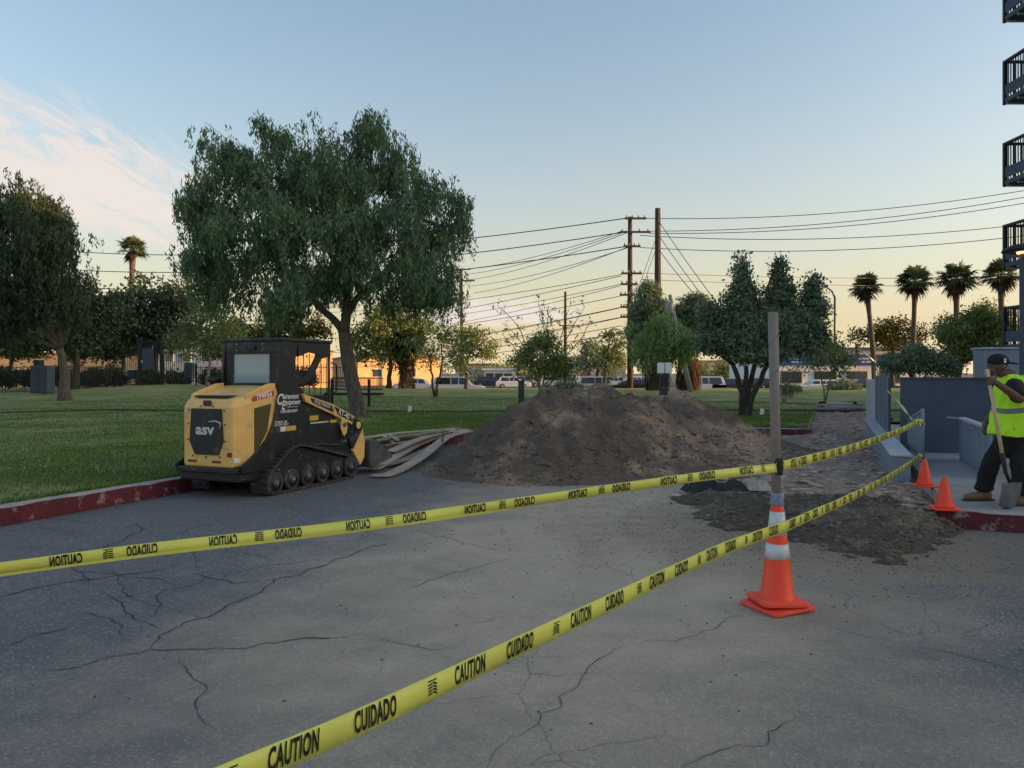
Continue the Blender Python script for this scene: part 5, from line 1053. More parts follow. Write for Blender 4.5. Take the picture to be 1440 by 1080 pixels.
def font_obj(name, txt, size, mat_, parent, loc, rot, sx=1.0, bold=.0, shear=0, align='CENTER', spc=1.0):
    cu = bpy.data.curves.new(name, 'FONT'); cu.body = txt; cu.size = size; cu.align_x = align; cu.align_y = 'CENTER'; cu.offset = bold; cu.shear = shear; cu.space_character = spc; cu.resolution_u = 3
    tmp = bpy.data.objects.new(name, cu); me = bpy.data.meshes.new_from_object(tmp); bpy.data.objects.remove(tmp); bpy.data.curves.remove(cu); me.materials.clear(); me.materials.append(mat_)
    o = bpy.data.objects.new(name, me); link(o, parent); o.location = loc; o.rotation_euler = rot; o.scale = (sx, 1, 1); return o
def caution_tape(label, pts, words, mirror, period, phase, fold=None, twist=0.0, TW=.076):
    P = catmull([Vector(p) for p in pts], 14); n = len(P); S = [0.0]
    for a_, b_ in zip(P, P[1:]): S.append(S[-1]+(b_-a_).length)
    root = tag(empty('caution_tape', P[0]), label, 'caution tape'); O = P[0]; V_ = []
    for i, p in enumerate(P):
        d = (P[min(i+1, n-1)]-P[max(i-1, 0)]).normalized(); side_ = Vector((d.y, -d.x, 0)).normalized(); up = side_.cross(d)
        if up.z < 0: up = -up
        tw = twist*math.sin(S[i]*2.1+1)+.05*math.sin(S[i]*5); up = (up*math.cos(tw)+side_*math.sin(tw)); bow = side_*.002*math.sin(S[i]*7)
        V_ += [p-up*TW/2-O, p+bow-O, p+up*TW/2-O]
    F_ = [(i*3+j, i*3+3+j, i*3+4+j, i*3+1+j) for i in range(n-1) for j in range(2)]
    o = mobj('band', np_mesh('band', [tuple(v) for v in V_], F_), M['tape'], root, smooth=True)
    so = o.modifiers.new('thick', 'SOLIDIFY'); so.thickness = .0012; so.offset = 0
    def sample(s):
        for i in range(n-1):
            if S[i+1] >= s: 
                t = (s-S[i])/max(1e-6, S[i+1]-S[i]); return P[i].lerp(P[i+1], t), (P[i+1]-P[i]).normalized(), S[i]+t*(S[i+1]-S[i])
        return P[-1], (P[-1]-P[-2]).normalized(), S[-1]
    def put(kind, s):
        if s < .02 or s > S[-1]-.05: return
        c, d, _ = sample(s); side_ = Vector((d.y, -d.x, 0)).normalized()
        if side_.dot(c-cam.location) > 0: side_ = -side_       # the face turned to the camera
        z_ = d.cross(side_); z_ = z_ if z_.z > 0 else -z_
        tw = twist*math.sin(s*2.1+1)+.05*math.sin(s*5); sgn = 1 if Vector((d.y, -d.x, 0)).dot(side_) > 0 else -1
        up = (z_*math.cos(tw)+side_*math.sin(tw)*sgn).normalized(); nrm = d.cross(up).normalized(); nrm = nrm if nrm.dot(side_) > 0 else -nrm
        # reading direction: to the right on screen when the print faces us, mirrored when seen through
        rx = d if d.x > 0 else -d
        if mirror: rx = -rx
        zz_ = rx.cross(up)
        mtx = Matrix(((rx.x, up.x, zz_.x, 0), (rx.y, up.y, zz_.y, 0), (rx.z, up.z, zz_.z, 0), (0, 0, 0, 1)))
        q = c-O+nrm*.0035
        if kind == 'logo':
            m_ = MB()
            for k in range(4): m_.add([(-.020, -.022+k*.011, 0), (.0, -.022+k*.011+.004, 0), (.0, -.022+k*.011+.010, 0), (-.020, -.022+k*.011+.006, 0)], [(0, 1, 2, 3)]); m_.add([(.003, -.022+k*.011+.006, 0), (.022, -.022+k*.011-.004, 0), (.022, -.022+k*.011+.003, 0), (.003, -.022+k*.011+.013, 0)], [(0, 1, 2, 3)])
            m_.add([(-.02, .026, 0), (.022, .026, 0), (.022, .031, 0), (-.02, .031, 0)], [(0, 1, 2, 3)])
            ob = m_.build('logo_print', M['ink'], root); ob.matrix_local = Matrix.Translation(q) @ mtx @ Matrix.Diagonal((.95, .85, 1, 1))
        else:
            ob = font_obj('lettering', kind, TW*1.06, M['ink'], root, (0, 0, 0), (0, 0, 0), 1, .0026, spc=1.12); ob.matrix_local = Matrix.Translation(q) @ mtx @ Matrix.Diagonal((.40, 1.0, 1, 1))
    s = phase
    while s < S[-1]:
        for kind, ds in words: put(kind, s+ds)
        s += period
    if fold:
        s0, s1 = fold; V_ = []; k = 60
        for i in range(k+1):
            c, d, ss = sample(s0+(s1-s0)*i/k); side_ = Vector((d.y, -d.x, 0)).normalized()
            if side_.dot(c-cam.location) > 0: side_ = -side_
            w0 = TW*(.17+.14*noise.noise(Vector((ss*1.3, 2, 0))))*min(1, i/6, (k-i)/6)
            V_ += [c-O+side_*.006+Vector((0, 0, -TW/2-.001)), c-O+side_*.009+Vector((0, 0, -TW/2+w0+.002))]
        mobj('folded_edge', np_mesh('folded_edge', [tuple(v) for v in V_], [(2*i, 2*i+2, 2*i+3, 2*i+1) for i in range(k)]), M['tape'], root)
    return root
def tapeB(px, py): return at(px, py, 2091/(1500-px))
def tapeA(px, py): return at(px, py, 9779/(3000-px))
PX = Vector((CX+.048, CY-.060, at(1092, 737, CY).z)); PA = Vector((at(1089, 657, CY).x, POLE_Y, at(1089, 657, CY).z))
RB = SV(13.2, 1.24, at(0, 641, 11.7).z); RT = SV(13.2, 1.24, at(0, 592, 11.7).z)
ptsB = [tapeB(100, 1190), tapeB(310, 1099), tapeB(528, 1005), tapeB(731, 908), tapeB(864, 845), tapeB(957, 800), tapeB(1028, 768), PX]
ptsA = [tapeA(-160, 819), tapeA(0, 800), tapeA(200, 774), tapeA(430, 748), tapeA(592, 727), tapeA(830, 692), tapeA(1003, 668), PA]
W3 = [('CUIDADO', 0), ('logo', .235), ('CAUTION', .42)]
def arclen(pts, target):
    P = catmull([Vector(p) for p in pts], 14); s = 0; best = (1e9, 0)
    for a_, b_ in zip(P, P[1:]):
        d = (a_-target).length
        if d < best[0]: best = (d, s)
        s += (b_-a_).length
    return best[1]
sB = arclen(ptsB, tapeB(528, 1005)); perB = (tapeB(731, 908)-tapeB(528, 1005)).length
caution_tape('yellow caution tape in front, crossing the lower right to the tall cone', ptsB, W3, False, perB, sB-perB*2)
sA = arclen(ptsA, tapeA(200, 774)); perA = (tapeA(881, 685)-tapeA(746, 704)).length
W4 = [('CUIDADO', 0), ('CAUTION', perA*.535), ('logo', perA*.79)]
caution_tape('yellow caution tape read from behind, crossing left of the cone', ptsA, W4, True, perA, sA-perA*2, fold=(.0, 2.9), twist=.22, TW=.060)
caution_tape('upper caution tape from the tube back to the railing top', [PA, PA.lerp(RT, .33)-Vector((0, 0, .045)), PA.lerp(RT, .66)-Vector((0, 0, .045)), RT], W4, True, perA, .1)
caution_tape('lower caution tape from the cone back to the railing foot', [PX, PX.lerp(RB, .33)-Vector((0, 0, .05)), PX.lerp(RB, .66)-Vector((0, 0, .05)), RB], W3, False, perB, .12)
q = [RT, SV(14.0, 1.20, .84), SV(15.0, 1.14, .98), SV(16.2, .96, 1.27)]
V_ = []; P = catmull(q, 10)
for i, p in enumerate(P):
    a_ = i*.35; V_ += [p-RT+Vector((math.cos(a_)*.012, -.02, math.sin(a_)*.026+.012)), p-RT-Vector((math.cos(a_)*.012, .02, math.sin(a_)*.026+.012))]
o = mobj('tape_tail', np_mesh('tape_tail', [tuple(v) for v in V_], [(2*i, 2*i+1, 2*i+3, 2*i+2) for i in range(len(P)-1)]), M['tapeend'], loc=RT); o.modifiers.new('thick', 'SOLIDIFY').thickness = .002
tag(o, 'twisted pale tape tail from the railing up to the board screen', 'caution tape')
for lbl, p in [('knot of yellow tape at the top of the railing post', RT), ('knot of yellow tape at the foot of the railing post', RB)]:
    m_ = MB().ball((0, 0, 0), (.05, .05, .035), 8, 6); m_.tube([(0, 0, 0), (.06, -.03, -.05)], [.02, .008], 5); m_.tube([(0, 0, 0), (-.03, -.05, -.07)], [.018, .006], 5)
    o = m_.build('tape_knot', M['tape']); o.location = p; tag(o, lbl, 'tape knot')

# ================================================================== TRACK LOADER  (x right, y forward)
LD = tag(empty('track_loader', SV(7.55, -7.36, 0), SITE_ROT), 'yellow and black compact track loader parked at the left kerb', 'loader')
def hoodring(z, s, y1): return [(-.40*s, .0), (.40*s, .0), (.505*s, .22), (.505*s, y1), (-.505*s, y1), (-.505*s, .22)]
m_ = MB(); rings = []
def ringz(pts, zf): return [(x, y, zf(y)) for x, y in pts]
top = lambda y: 1.265+.17*max(0, y-.02)/.78
R4 = [ringz(hoodring(0, .97, .80), lambda y: .40), ringz(hoodring(0, 1.0, .82), lambda y: .45), ringz(hoodring(0, 1.0, .82), lambda y: top(y)-.10), ringz([(x, max(y, .045)) for x, y in hoodring(0, .90, .82)], top)]
vs = [v for r in R4 for v in r]
m_.add(vs, [tuple(range(5, -1, -1)), tuple(range(18, 24))]+[(i*6+k, i*6+(k+1) % 6, i*6+6+(k+1) % 6, i*6+6+k) for i in range(3) for k in range(6)])
hood = m_.build('engine_hood', M['yellow'], LD, bevel=.03, seg=3)
# raised hood cheeks beside the cab back window
for sx in (-1, 1): MB().prism([(.18, top(.18)-.05), (.74, top(.74)-.05), (.74, 1.47), (.60, 1.46), (.18, top(.18)+.03)], 'x', sx*.44-.025, sx*.44+.025).build('hood_cheek', M['yellow'], LD, bevel=.012)
MB().prism([(-.26, 1.15), (.24, 1.15), (.27, .74), (.19, .56), (-.20, .56), (-.29, .73)], 'y', -.016, -.002).build('rear_grille', M['black'], hood, bevel=.006)
bolt = MB().lathe([(.010, 0), (.010, -.012), (.005, -.014)], 8, (0, 0, 0), 'y').mesh('bolt')
for x, z in [(-.30, 1.13), (-.31, .95), (-.315, .75), (-.23, .54), (-.02, .53), (.21, .54), (.295, .74), (.29, .95), (.28, 1.13), (-.1, 1.18), (.1, 1.18)]: mobj('bolt', bolt, M['black'], hood, loc=(x, -.004, z))
font_obj('logo_lettering', 'asv', .19, M['refl'], hood, (-.03, -.0185, .88), (R(90), 0, 0), 1.25, .006)
MB().tube([(.04, -.019, .985), (.16, -.019, .995), (.235, -.019, .965), (.215, -.019, .90)], [.006, .009, .010, .003], 6).build('logo_swoosh', M['refl'], hood)
MB().box(-.06, .06, -.012, -.001, 1.185, 1.255).build('latch', M['black'], hood)
MB().prism([(.33, 0.545), (.40, 0.545), (.40, .60), (.33, .60)], 'y', -.012, -.002).build('tail_light', M['lamp_red'], hood)
for x in (-.25, .15): MB().box(x-.07, x+.07, -.008, -.002, .46, .49).build('warning_label', M['lamp_red'], hood)
MB().add([(.415, .025, .47), (.445, .09, .47), (.445, .09, .53), (.415, .025, .53)], [(0, 1, 2, 3)]).build('marker_light', M['white'], hood).location = (.006, -.012, 0)
MB().box(-.28, .28, .06, .30, 1.29, 1.315).build('air_intake', M['black'], hood)
for sx in (-1, 1):
    MB().prism([(.58, 1.20), (.50, .82), (.34, .63), (.16, .53), (.265, .52), (.265, 1.14), (.30, 1.16)] if False else [(.28, 1.15), (.60, 1.20), (.52, .84), (.37, .65), (.28, .58)], 'x', sx*.506, sx*.512).build('side_vent', M['vent'], hood)
    # side plate of the frame
    MB().prism([(.74, 1.43), (.67, 1.16), (.61, .93), (.48, .74), (.32, .61), (.14, .50), (.0, .43), (.02, .34), (.40, .34), (2.34, .34), (2.37, .42), (2.24, .58), (1.99, .95), (1.30, 1.20), (1.22, 1.33), (1.20, 1.40)], 'x', sx*.515, sx*.545).build('side_plate', M['black'], LD, bevel=.006)
    xo = sx*.475; t_ = sx*.02
    MB().prism([(.80, 2.03), (1.17, 2.03), (1.12, 1.78), (1.13, 1.64), (1.27, 1.53), (1.18, 1.45), (1.25, 1.32), (1.25, 1.25), (.75, 1.25), (.75, 1.45)], 'x', xo-t_, xo+t_).build('cab_pillar', M['black'], LD, bevel=.004)
    MB().prism([(1.172, 2.03), (1.92, 2.03), (1.92, 1.85), (1.71, 1.81), (1.61, 1.88), (1.42, 1.90), (1.178, 1.83)], 'x', xo-t_, xo+t_).build('cab_side_band', M['black'], LD, bevel=.004)
    MB().prism([(1.61, 1.878), (1.71, 1.808), (1.50, 1.53), (1.31, 1.43), (1.183, 1.45), (1.273, 1.53), (1.44, 1.65), (1.55, 1.79)], 'x', xo-t_*.8, xo+t_*.8).build('cab_brace', M['black'], LD, bevel=.004)
    MB().tube([(sx*.46, 1.93, 2.06), (sx*.46, 1.93, 1.15)], .022, 8).build('front_pillar', M['steel'], LD, smooth=True)
    MB().tube([(sx*.48, 1.97, 1.30), (sx*.48, 2.09, 1.33), (sx*.48, 2.09, 1.72), (sx*.48, 1.97, 1.76)], .014, 6).build('grab_handle', M['black'], LD, smooth=True)
    # lift arm
    arm = MB().prism([(1.14, 1.32), (1.83, 1.15), (2.39, .94), (2.33, .82), (1.95, .96), (1.22, 1.20)], 'x', sx*.548, sx*.60).build('lift_arm', M['yellow'], LD, bevel=.008)
    MB().prism([(1.30, 1.262), (1.80, 1.135), (1.85, 1.025), (1.34, 1.19)], 'x', sx*.602, sx*.606).build('arm_decal', M['black'], arm)
    MB().prism([(1.87, 1.115), (2.28, .965), (2.33, .86), (1.95, .99)], 'x', sx*.602, sx*.606).build('arm_decal', M['black'], arm)
    kn = MB().prism([(2.07, .90), (2.41, .925), (2.55, .86), (2.62, .74), (2.42, .44), (2.33, .46), (2.22, .66)], 'x', sx*.55, sx*.59).build('arm_knuckle', M['black'], LD, bevel=.006)
    MB().prism([(2.35, .42), (2.62, .735), (2.68, .54), (2.66, .29), (2.55, .17)], 'x', sx*.548, sx*.598).build('arm_foot', M['yellow'], LD, bevel=.008)
    MB().prism([(2.05, .93), (2.16, .90), (2.20, .80), (2.18, .70), (2.10, .66), (2.03, .78)], 'x', sx*.592, sx*.604).build('arm_web', M['yellow'], arm, bevel=.004)
    for y, z, r in [(2.11, .83, .035), (2.30, .90, .03), (2.47, .80, .055), (2.40, .66, .022), (2.30, .70, .022)]: MB().lathe([(r, sx*.606), (r, sx*.622), (r*.4, sx*.626)], 14, (0, y, z), 'x').build('pin', M['yellow'] if r > .05 else M['steel'], kn)
    MB().tube([(sx*.60, 2.02, .70), (sx*.615, 2.16, .62), (sx*.612, 2.30, .62), (sx*.60, 2.42, .72)], .012, 6).build('hose', M['black'], LD, smooth=True)
    MB().tube([(sx*.53, 2.15, .56), (sx*.53, 2.50, .62)], .03, 8).build('cylinder', M['steel'], LD, smooth=True)
    MB().strip([Vector((sx*.565, 1.35, .60)), Vector((sx*.565, 2.15, .52))], .05, .01).build('step_edge', M['steel'], LD)
    # track
    trk = empty('track', (sx*.50, 0, 0)); trk.parent = LD
    path = [(.52, 0), (1.0, 0), (1.6, 0), (2.22, .0), (2.36, .05), (2.43, .18), (2.37, .31), (2.25, .37), (1.68, .51), (1.20, .625), (1.04, .645), (.90, .625), (.78, .57), (.60, .45), (.42, .32), (.35, .19), (.39, .06)]
    n = len(path); fine = []
    for i in range(n):
        a_, b_ = path[i], path[(i+1) % n]; k = max(1, int(math.hypot(b_[0]-a_[0], b_[1]-a_[1])/.05))
        for j in range(k): fine.append((a_[0]+(b_[0]-a_[0])*j/k, a_[1]+(b_[1]-a_[1])*j/k))
    m = len(fine); nrm_ = []
    for i in range(m):
        dx = fine[(i+1) % m][0]-fine[i-1][0]; dz = fine[(i+1) % m][1]-fine[i-1][1]; L_ = math.hypot(dx, dz); nrm_.append((dz/L_, -dx/L_))
    vs = []
    for (y, z), (ny, nz) in zip(fine, nrm_):
        yo, zo = y-ny*.012, z-nz*.012; yi, zi = y-ny*.042, z-nz*.042; vs += [(-.14, yo, zo), (.14, yo, zo), (.14, yi, zi), (-.14, yi, zi)]
    MB().add(vs, [(i*4+j, i*4+(j+1) % 4, ((i+1) % m)*4+(j+1) % 4, ((i+1) % m)*4+j) for i in range(m) for j in range(4)]).build('belt', M['rubber'], trk)
    lug = MB().prism([(-.016, -.014), (.016, -.014), (.011, .014), (-.011, .014)], 'x', -.138, .138).mesh('lug')
    tot = 0; nxt = 0
    for i in range(m):
        a_, b_ = fine[i], fine[(i+1) % m]; L_ = math.hypot(b_[0]-a_[0], b_[1]-a_[1])
        while nxt <= tot+L_:
            t = (nxt-tot)/L_; ny, nz = nrm_[i]; o = mobj('lug', lug, M['rubber'], trk, loc=(0, a_[0]+(b_[0]-a_[0])*t, max(.012, a_[1]+(b_[1]-a_[1])*t)), rot=(math.atan2(nz, ny)-math.pi/2, 0, 0)); nxt += .078
        tot += L_
    MB().prism([(.62, .16), (2.2, .16), (2.28, .29), (1.66, .44), (1.05, .575), (.86, .55), (.55, .33)], 'x', sx*.60, sx*.612).build('track_frame', M['black'], LD, bevel=.004)
    for y, z in [(.62, .33), (.80, .42), (1.03, .52), (1.08, .47), (1.05, .42), (1.25, .44), (.80, .35), (1.0, .36)]: MB().lathe([(.014, sx*.613), (.014, sx*.622)], 8, (0, y, z), 'x').build('bolt', M['bright'] if z == .33 else M['steel'], LD)
    for i in range(6):
        y = .54+.338*i; z = .165+.006*i; r = .145 if i not in (0, 5) else .15
        wh = MB().lathe([(r*.72, sx*.575), (r, sx*.58), (r, sx*.63), (r*.92, sx*.642), (r*.70, sx*.640)], 26, (0, y, z), 'x').build('road_wheel', M['rubber'], LD, smooth=True)
        MB().lathe([(r*.70, sx*.6405), (r*.70, sx*.6435), (r*.30, sx*.6435)], 20, (0, y, z), 'x').build('wheel_disc', M['black'], wh, smooth=True)
        MB().lathe([(r*.34, sx*.6436), (r*.34, sx*.652), (r*.24, sx*.657)], 14, (0, y, z), 'x').build('hub', M['steel'], wh, smooth=True)
        MB().lathe([(r*.14, sx*.6572), (r*.14, sx*.667)], 8, (0, y, z), 'x').build('hub_bolt', M['bright'], wh)
# frame between the tracks, roof, cab
MB().box(-.50, .50, .03, 2.35, .22, .395).build('chassis', M['black'], LD, bevel=.02); MB().box(-.48, .512, -.03, .30, .335, .40).build('rear_bumper', M['black'], LD, bevel=.012)
MB().box(-.50, .50, .80, 1.96, 2.034, 2.085).build('cab_roof', M['black'], LD, bevel=.015)
MB().box(-.44, .44, .84, 1.9, 1.15, 1.28).build('cab_floor', M['black'], LD)
m_ = MB(); yb = .80
for x0_, x1_, z0_, z1_ in [(-.455, .455, 1.885, 2.031), (-.455, .455, 1.30, 1.45), (-.455, -.335, 1.452, 1.883), (.335, .455, 1.452, 1.883)]: m_.box(x0_, x1_, yb, yb+.04, z0_, z1_)
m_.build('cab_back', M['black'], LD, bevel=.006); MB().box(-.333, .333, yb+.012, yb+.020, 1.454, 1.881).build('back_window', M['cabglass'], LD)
m_ = MB()
for z_ in (1.459, 1.876): m_.box(-.335, .335, yb-.004, yb+.006, z_-.012, z_+.012)
for x_ in (-.325, .325): m_.box(x_-.012, x_+.012, yb-.0035, yb+.0065, 1.471, 1.864)
m_.build('window_seal', M['rubber'], LD)
MB().box(-.07, .07, yb-.03, yb-.002, 1.925, 1.985).build('work_light', M['rubber'], LD, bevel=.01)
for x in (-.25, .20): 
    for z in (1.92, 2.0): MB().lathe([(.009, yb-.012), (.009, yb-.002)], 8, (x, 0, z), 'y').build('bolt', M['bright'], LD)
MB().box(-.22, .22, 1.0, 1.12, 1.30, 1.86).build('seat_back', M['black'], LD, bevel=.05, seg=3); MB().box(-.22, .22, 1.12, 1.45, 1.30, 1.42).build('seat', M['black'], LD, bevel=.04, seg=3)
for k in range(9): MB().box(-.42+k*.105-.004, -.42+k*.105+.004, 1.925, 1.935, 1.16, 1.9).build('front_guard_bar', M['black'], LD)
MB().tube([(-.5, 1.0, 1.42), (-.60, .80, 1.50), (-.56, .62, 1.52)], .05, 8).build('muffler', M['black'], LD, smooth=True)
# bucket and its coupler
MB().box(-.45, .45, 2.60, 2.74, .10, .50).build('coupler', M['black'], LD, bevel=.015)
bk = empty('bucket', (0, 0, 0)); bk.parent = LD
prof = [(2.76, .52), (2.74, .30), (2.80, .12), (3.41, .22)]
m_ = MB()
for a_, b_ in zip(prof, prof[1:]): m_.add([(-.62, *a_), (.62, *a_), (.62, *b_), (-.62, *b_)], [(0, 1, 2, 3)])
o = m_.build('shell', M['steel'], bk); o.modifiers.new('t', 'SOLIDIFY').thickness = .015
for sx in (-1, 1): MB().prism([(2.76, .52), (2.74, .30), (2.80, .11), (3.41, .21), (3.42, .26), (2.95, .53)], 'x', sx*.622, sx*.640).build('cheek_plate', M['steel'], bk, bevel=.003)
MB().box(-.63, .63, 2.755, 2.95, .532, .55).build('top_lip', M['steel'], bk)
# lettering on the right side
SR = (R(90), 0, R(90)); xs_ = .5475
for tx_, sz_, y_, z_, w_, b_ in [('C', .20, .715, 1.245, .80, .004), ('lairemont', .098, .945, 1.285, .88, .002), ('E', .165, .79, 1.165, .80, .004), ('quipment', .098, .985, 1.205, .88, .002), ('------  ----  -----', .036, .985, 1.145, 1.0, .002), ('1-800-000-0007', .056, .905, 1.085, 1.0, .001)]:
    font_obj('side_lettering', tx_, sz_, M['white'], LD, (xs_, y_, z_), SR, w_, b_, .25)
font_obj('side_lettering', '5707-05-', .095, M['white'], LD, (xs_, .765, .925), SR, .82, .001)
MB().box(xs_-.001, xs_+.001, .74, .84, .82, .885).build('side_label', M['white'], LD); MB().box(xs_-.001, xs_+.001, .843, 1.06, .82, .885).build('side_label', M['decyel'], LD)
for y0_, y1_, z0_, z1_, mt in [(1.36, 1.56, .93, 1.0, 'decyel'), (1.38, 1.80, .885, .905, 'refl'), (1.84, 2.0, .87, .915, 'decyel')]: MB().box(xs_-.001, xs_+.001, y0_, y1_, z0_, z1_).build('side_label', M[mt], LD)
ang = math.atan2(-.13, .5)
def on_slope(txt, size, y, z, t): 
    o = font_obj('arm_lettering', txt, size, M['white'], LD, (.6085, y, z), (0, 0, 0), 1, .0008, .1); o.matrix_local = Matrix.Translation((.6085, y, z)) @ Matrix.Rotation(t, 4, 'X') @ Euler(SR).to_matrix().to_4x4()
on_slope('POSI-TRACK', .068, 1.575, 1.155, -.25); on_slope('RT-40', .115, 2.10, .985, -.34)
MB().add([(.509, .26, 1.235), (.509, .66, 1.30), (.509, .66, 1.375), (.509, .26, 1.31)], [(0, 1, 2, 3)]).build('number_decal', M['decred'], LD)
o = font_obj('number_lettering', 'TF9P54', .10, M['white'], LD, (.511, .46, 1.303), SR, .95, .003); o.matrix_local = Matrix.Translation((.511, .46, 1.303)) @ Matrix.Rotation(.16, 4, 'X') @ Euler(SR).to_matrix().to_4x4()

# ================================================================== WORKER
def soft(name, mb_, mat_, parent, voxel=.012, it=6):
    o = mb_.build(name, mat_, parent, smooth=True); r_ = o.modifiers.new('remesh', 'REMESH'); r_.mode = 'VOXEL'; r_.voxel_size = voxel; r_.use_smooth_shade = True
    s_ = o.modifiers.new('smooth', 'SMOOTH'); s_.factor = .5; s_.iterations = it
    if mat_ is M['blackcloth'] or mat_ is M['boot']:
        tx = bpy.data.textures.get('folds') or bpy.data.textures.new('folds', 'CLOUDS'); tx.noise_scale = .09; d_ = o.modifiers.new('folds', 'DISPLACE'); d_.texture = tx; d_.strength = .030 if name == 'trousers' else .008; d_.mid_level = .5
    return o
WK = Vector((5.45, 8.38, .19))
pw_ = tag(empty('person', WK), 'worker in lime vest and black backward cap holding a shovel at right', 'person')
def wp(px, py, Y): return at(px, py, Y)-WK
HD = wp(1402, 515, 8.42)
b = MB()
b.ball(HD+Vector((.01, 0, .02)), (.098, .078, .118), 16, 12); b.ball(HD+Vector((-.055, 0, -.055)), (.048, .052, .055), 12, 8)
b.capsule(HD+Vector((-.095, 0, -.008)), HD+Vector((-.112, 0, -.032)), .012, .017); b.ball(HD+Vector((-.095, 0, -.072)), (.018, .03, .012), 8, 6)
for s_ in (-1, 1): b.ball(HD+Vector((.02, s_*.08, -.01)), (.022, .012, .033), 8, 6); b.ball(HD+Vector((-.085, s_*.032, .012)), (.014, .016, .011), 8, 6)
NK = Vector((.0, .0, 1.36)); b.capsule(HD+Vector((.035, 0, -.06)), NK+Vector((.0, 0, .02)), .058, .068)
CH = Vector((.06, 0, 1.18)); HP = Vector((.04, .02, .82))
b.capsule(NK, CH, .08, .16); b.capsule(CH, HP, .17, .16)
shN = wp(1426, 545, 8.20); elN = wp(1434, 561, 8.02); haN = wp(1396, 535, 8.10)
b.capsule(NK+Vector((.05, 0, -.03)), shN, .07, .062); b.capsule(shN, elN, .058, .046); b.capsule(elN, haN, .046, .030)
shF = Vector((.0, .20, 1.28)); elF = wp(1400, 578, 8.72); haF = wp(1386, 595, 8.66)
b.capsule(NK, shF, .06, .06); b.capsule(shF, elF, .055, .045); b.capsule(elF, haF, .044, .030)
# shovel line, needed for the grip
S0 = at(1388, 519, 8.13)-WK; S1 = at(1411, 648, 8.02)-WK; sdir = (S1-S0).normalized()
grip = S0+(haN-S0).project(sdir); b.ball(haN.lerp(grip, .35), (.040, .030, .045), 10, 8)
side2 = (grip-haN); side2 = (side2-sdir*side2.dot(sdir)); side2 = side2.normalized() if side2.length > 1e-4 else Vector((-1, 0, 0)); side3 = sdir.cross(side2)
for k in range(4):
    c0 = grip+sdir*(-.036+.024*k); R_ = .028
    f_ = [c0+(-side2*math.cos(t)+side3*math.sin(t)*-1)*R_*1.05 for t in (R(10), R(60), R(115), R(165), R(205))]
    b.tube([haN.lerp(grip, .3)+sdir*(-.03+.02*k)]+f_, [.010, .0105, .010, .0095, .009, .007], 7)
b.tube([haN+sdir*-.02, grip-sdir*.055+side3*.018, grip-sdir*.06+side2*.02+side3*.012, grip-sdir*.045+side2*.034], [.012, .012, .011, .008], 7)
b.ball(haF+Vector((-.01, 0, -.03)), (.026, .035, .045), 10, 8)
for k, ln in enumerate((.065, .075, .07, .055)):
    q = haF+Vector((-.012, -.03+.02*k, -.065)); b.tube([q, q+Vector((-.008, 0, -ln*.5)), q+Vector((.008, 0, -ln))], [.0095, .009, .007], 7)
b.tube([haF+Vector((-.02, -.025, -.02)), haF+Vector((-.045, -.045, -.055)), haF+Vector((-.045, -.045, -.08))], [.011, .010, .008], 7)
hipA = Vector((-.02, -.08, .80)); knA = wp(1394, 648, 8.42); anA = wp(1384, 690, 8.50)
hipB = Vector((.12, .06, .80)); knB = wp(1434, 650, 8.25); anB = wp(1437, 695, 8.18)
b.capsule(HP, hipA, .13, .09); b.capsule(hipA, knA, .085, .06); b.capsule(knA, anA, .058, .042); b.capsule(HP, hipB, .13, .09); b.capsule(hipB, knB, .085, .06); b.capsule(knB, anB, .058, .042)
soft('body', b, M['skin'], pw_, .0075, 3)
b = MB(); b.capsule(HP+Vector((0, 0, .10)), HP+Vector((.02, 0, -.06)), .175, .17); b.capsule(HP+Vector((-.03, -.03, -.02)), hipA, .15, .125); b.capsule(hipA, knA, .122, .092); b.capsule(knA, anA+Vector((0, 0, .05)), .092, .086); b.ball(anA+Vector((.0, 0, .03)), (.105, .09, .05))
b.capsule(HP+Vector((.04, .03, -.02)), hipB, .15, .13); b.capsule(hipB, knB, .125, .098); b.capsule(knB, anB+Vector((0, 0, .05)), .096, .09); b.ball(anB+Vector((-.01, 0, .03)), (.105, .095, .05))
soft('trousers', b, M['blackcloth'], pw_, .012, 4)
b = MB(); b.capsule(NK+Vector((.03, 0, -.06)), CH, .105, .185); b.capsule(CH, HP+Vector((0, 0, .1)), .185, .185); b.capsule(NK+Vector((.05, 0, -.06)), shN, .09, .092); b.capsule(shN, shN.lerp(elN, .72), .092, .085); b.capsule(NK+Vector((.03, .05, -.06)), shF, .09, .09); b.capsule(shF, shF.lerp(elF, .6), .088, .082)
soft('shirt', b, M['blackcloth'], pw_, .012, 4)
# vest as a loft, open round the arms
rows = [(.74, .035, .00, .245, .225), (.80, .035, .0, .24, .222), (.92, .045, 0, .228, .215), (1.04, .055, 0, .222, .212), (1.16, .06, 0, .222, .212), (1.26, .055, .01, .205, .20), (1.33, .045, .01, .165, .175), (1.385, .03, .01, .115, .115)]
def vest_pt(i_f, t, off=0.0):
    i = min(int(i_f), len(rows)-2); f_ = i_f-i; a_ = [rows[i][k]*(1-f_)+rows[i+1][k]*f_ for k in range(5)]
    fold_ = .008*math.sin(t*7+a_[0]*9)+.006*math.sin(t*13-a_[0]*21)
    return Vector((a_[1]+(a_[3]+fold_+off)*math.cos(t), a_[2]+(a_[4]+fold_+off)*math.sin(t), a_[0]+.012*math.sin(t*3+a_[0]*6)))
nt_, nr_ = 56, 29; V_ = [vest_pt(i/4, 2*math.pi*j/nt_) for i in range(nr_) for j in range(nt_)]
F_ = []
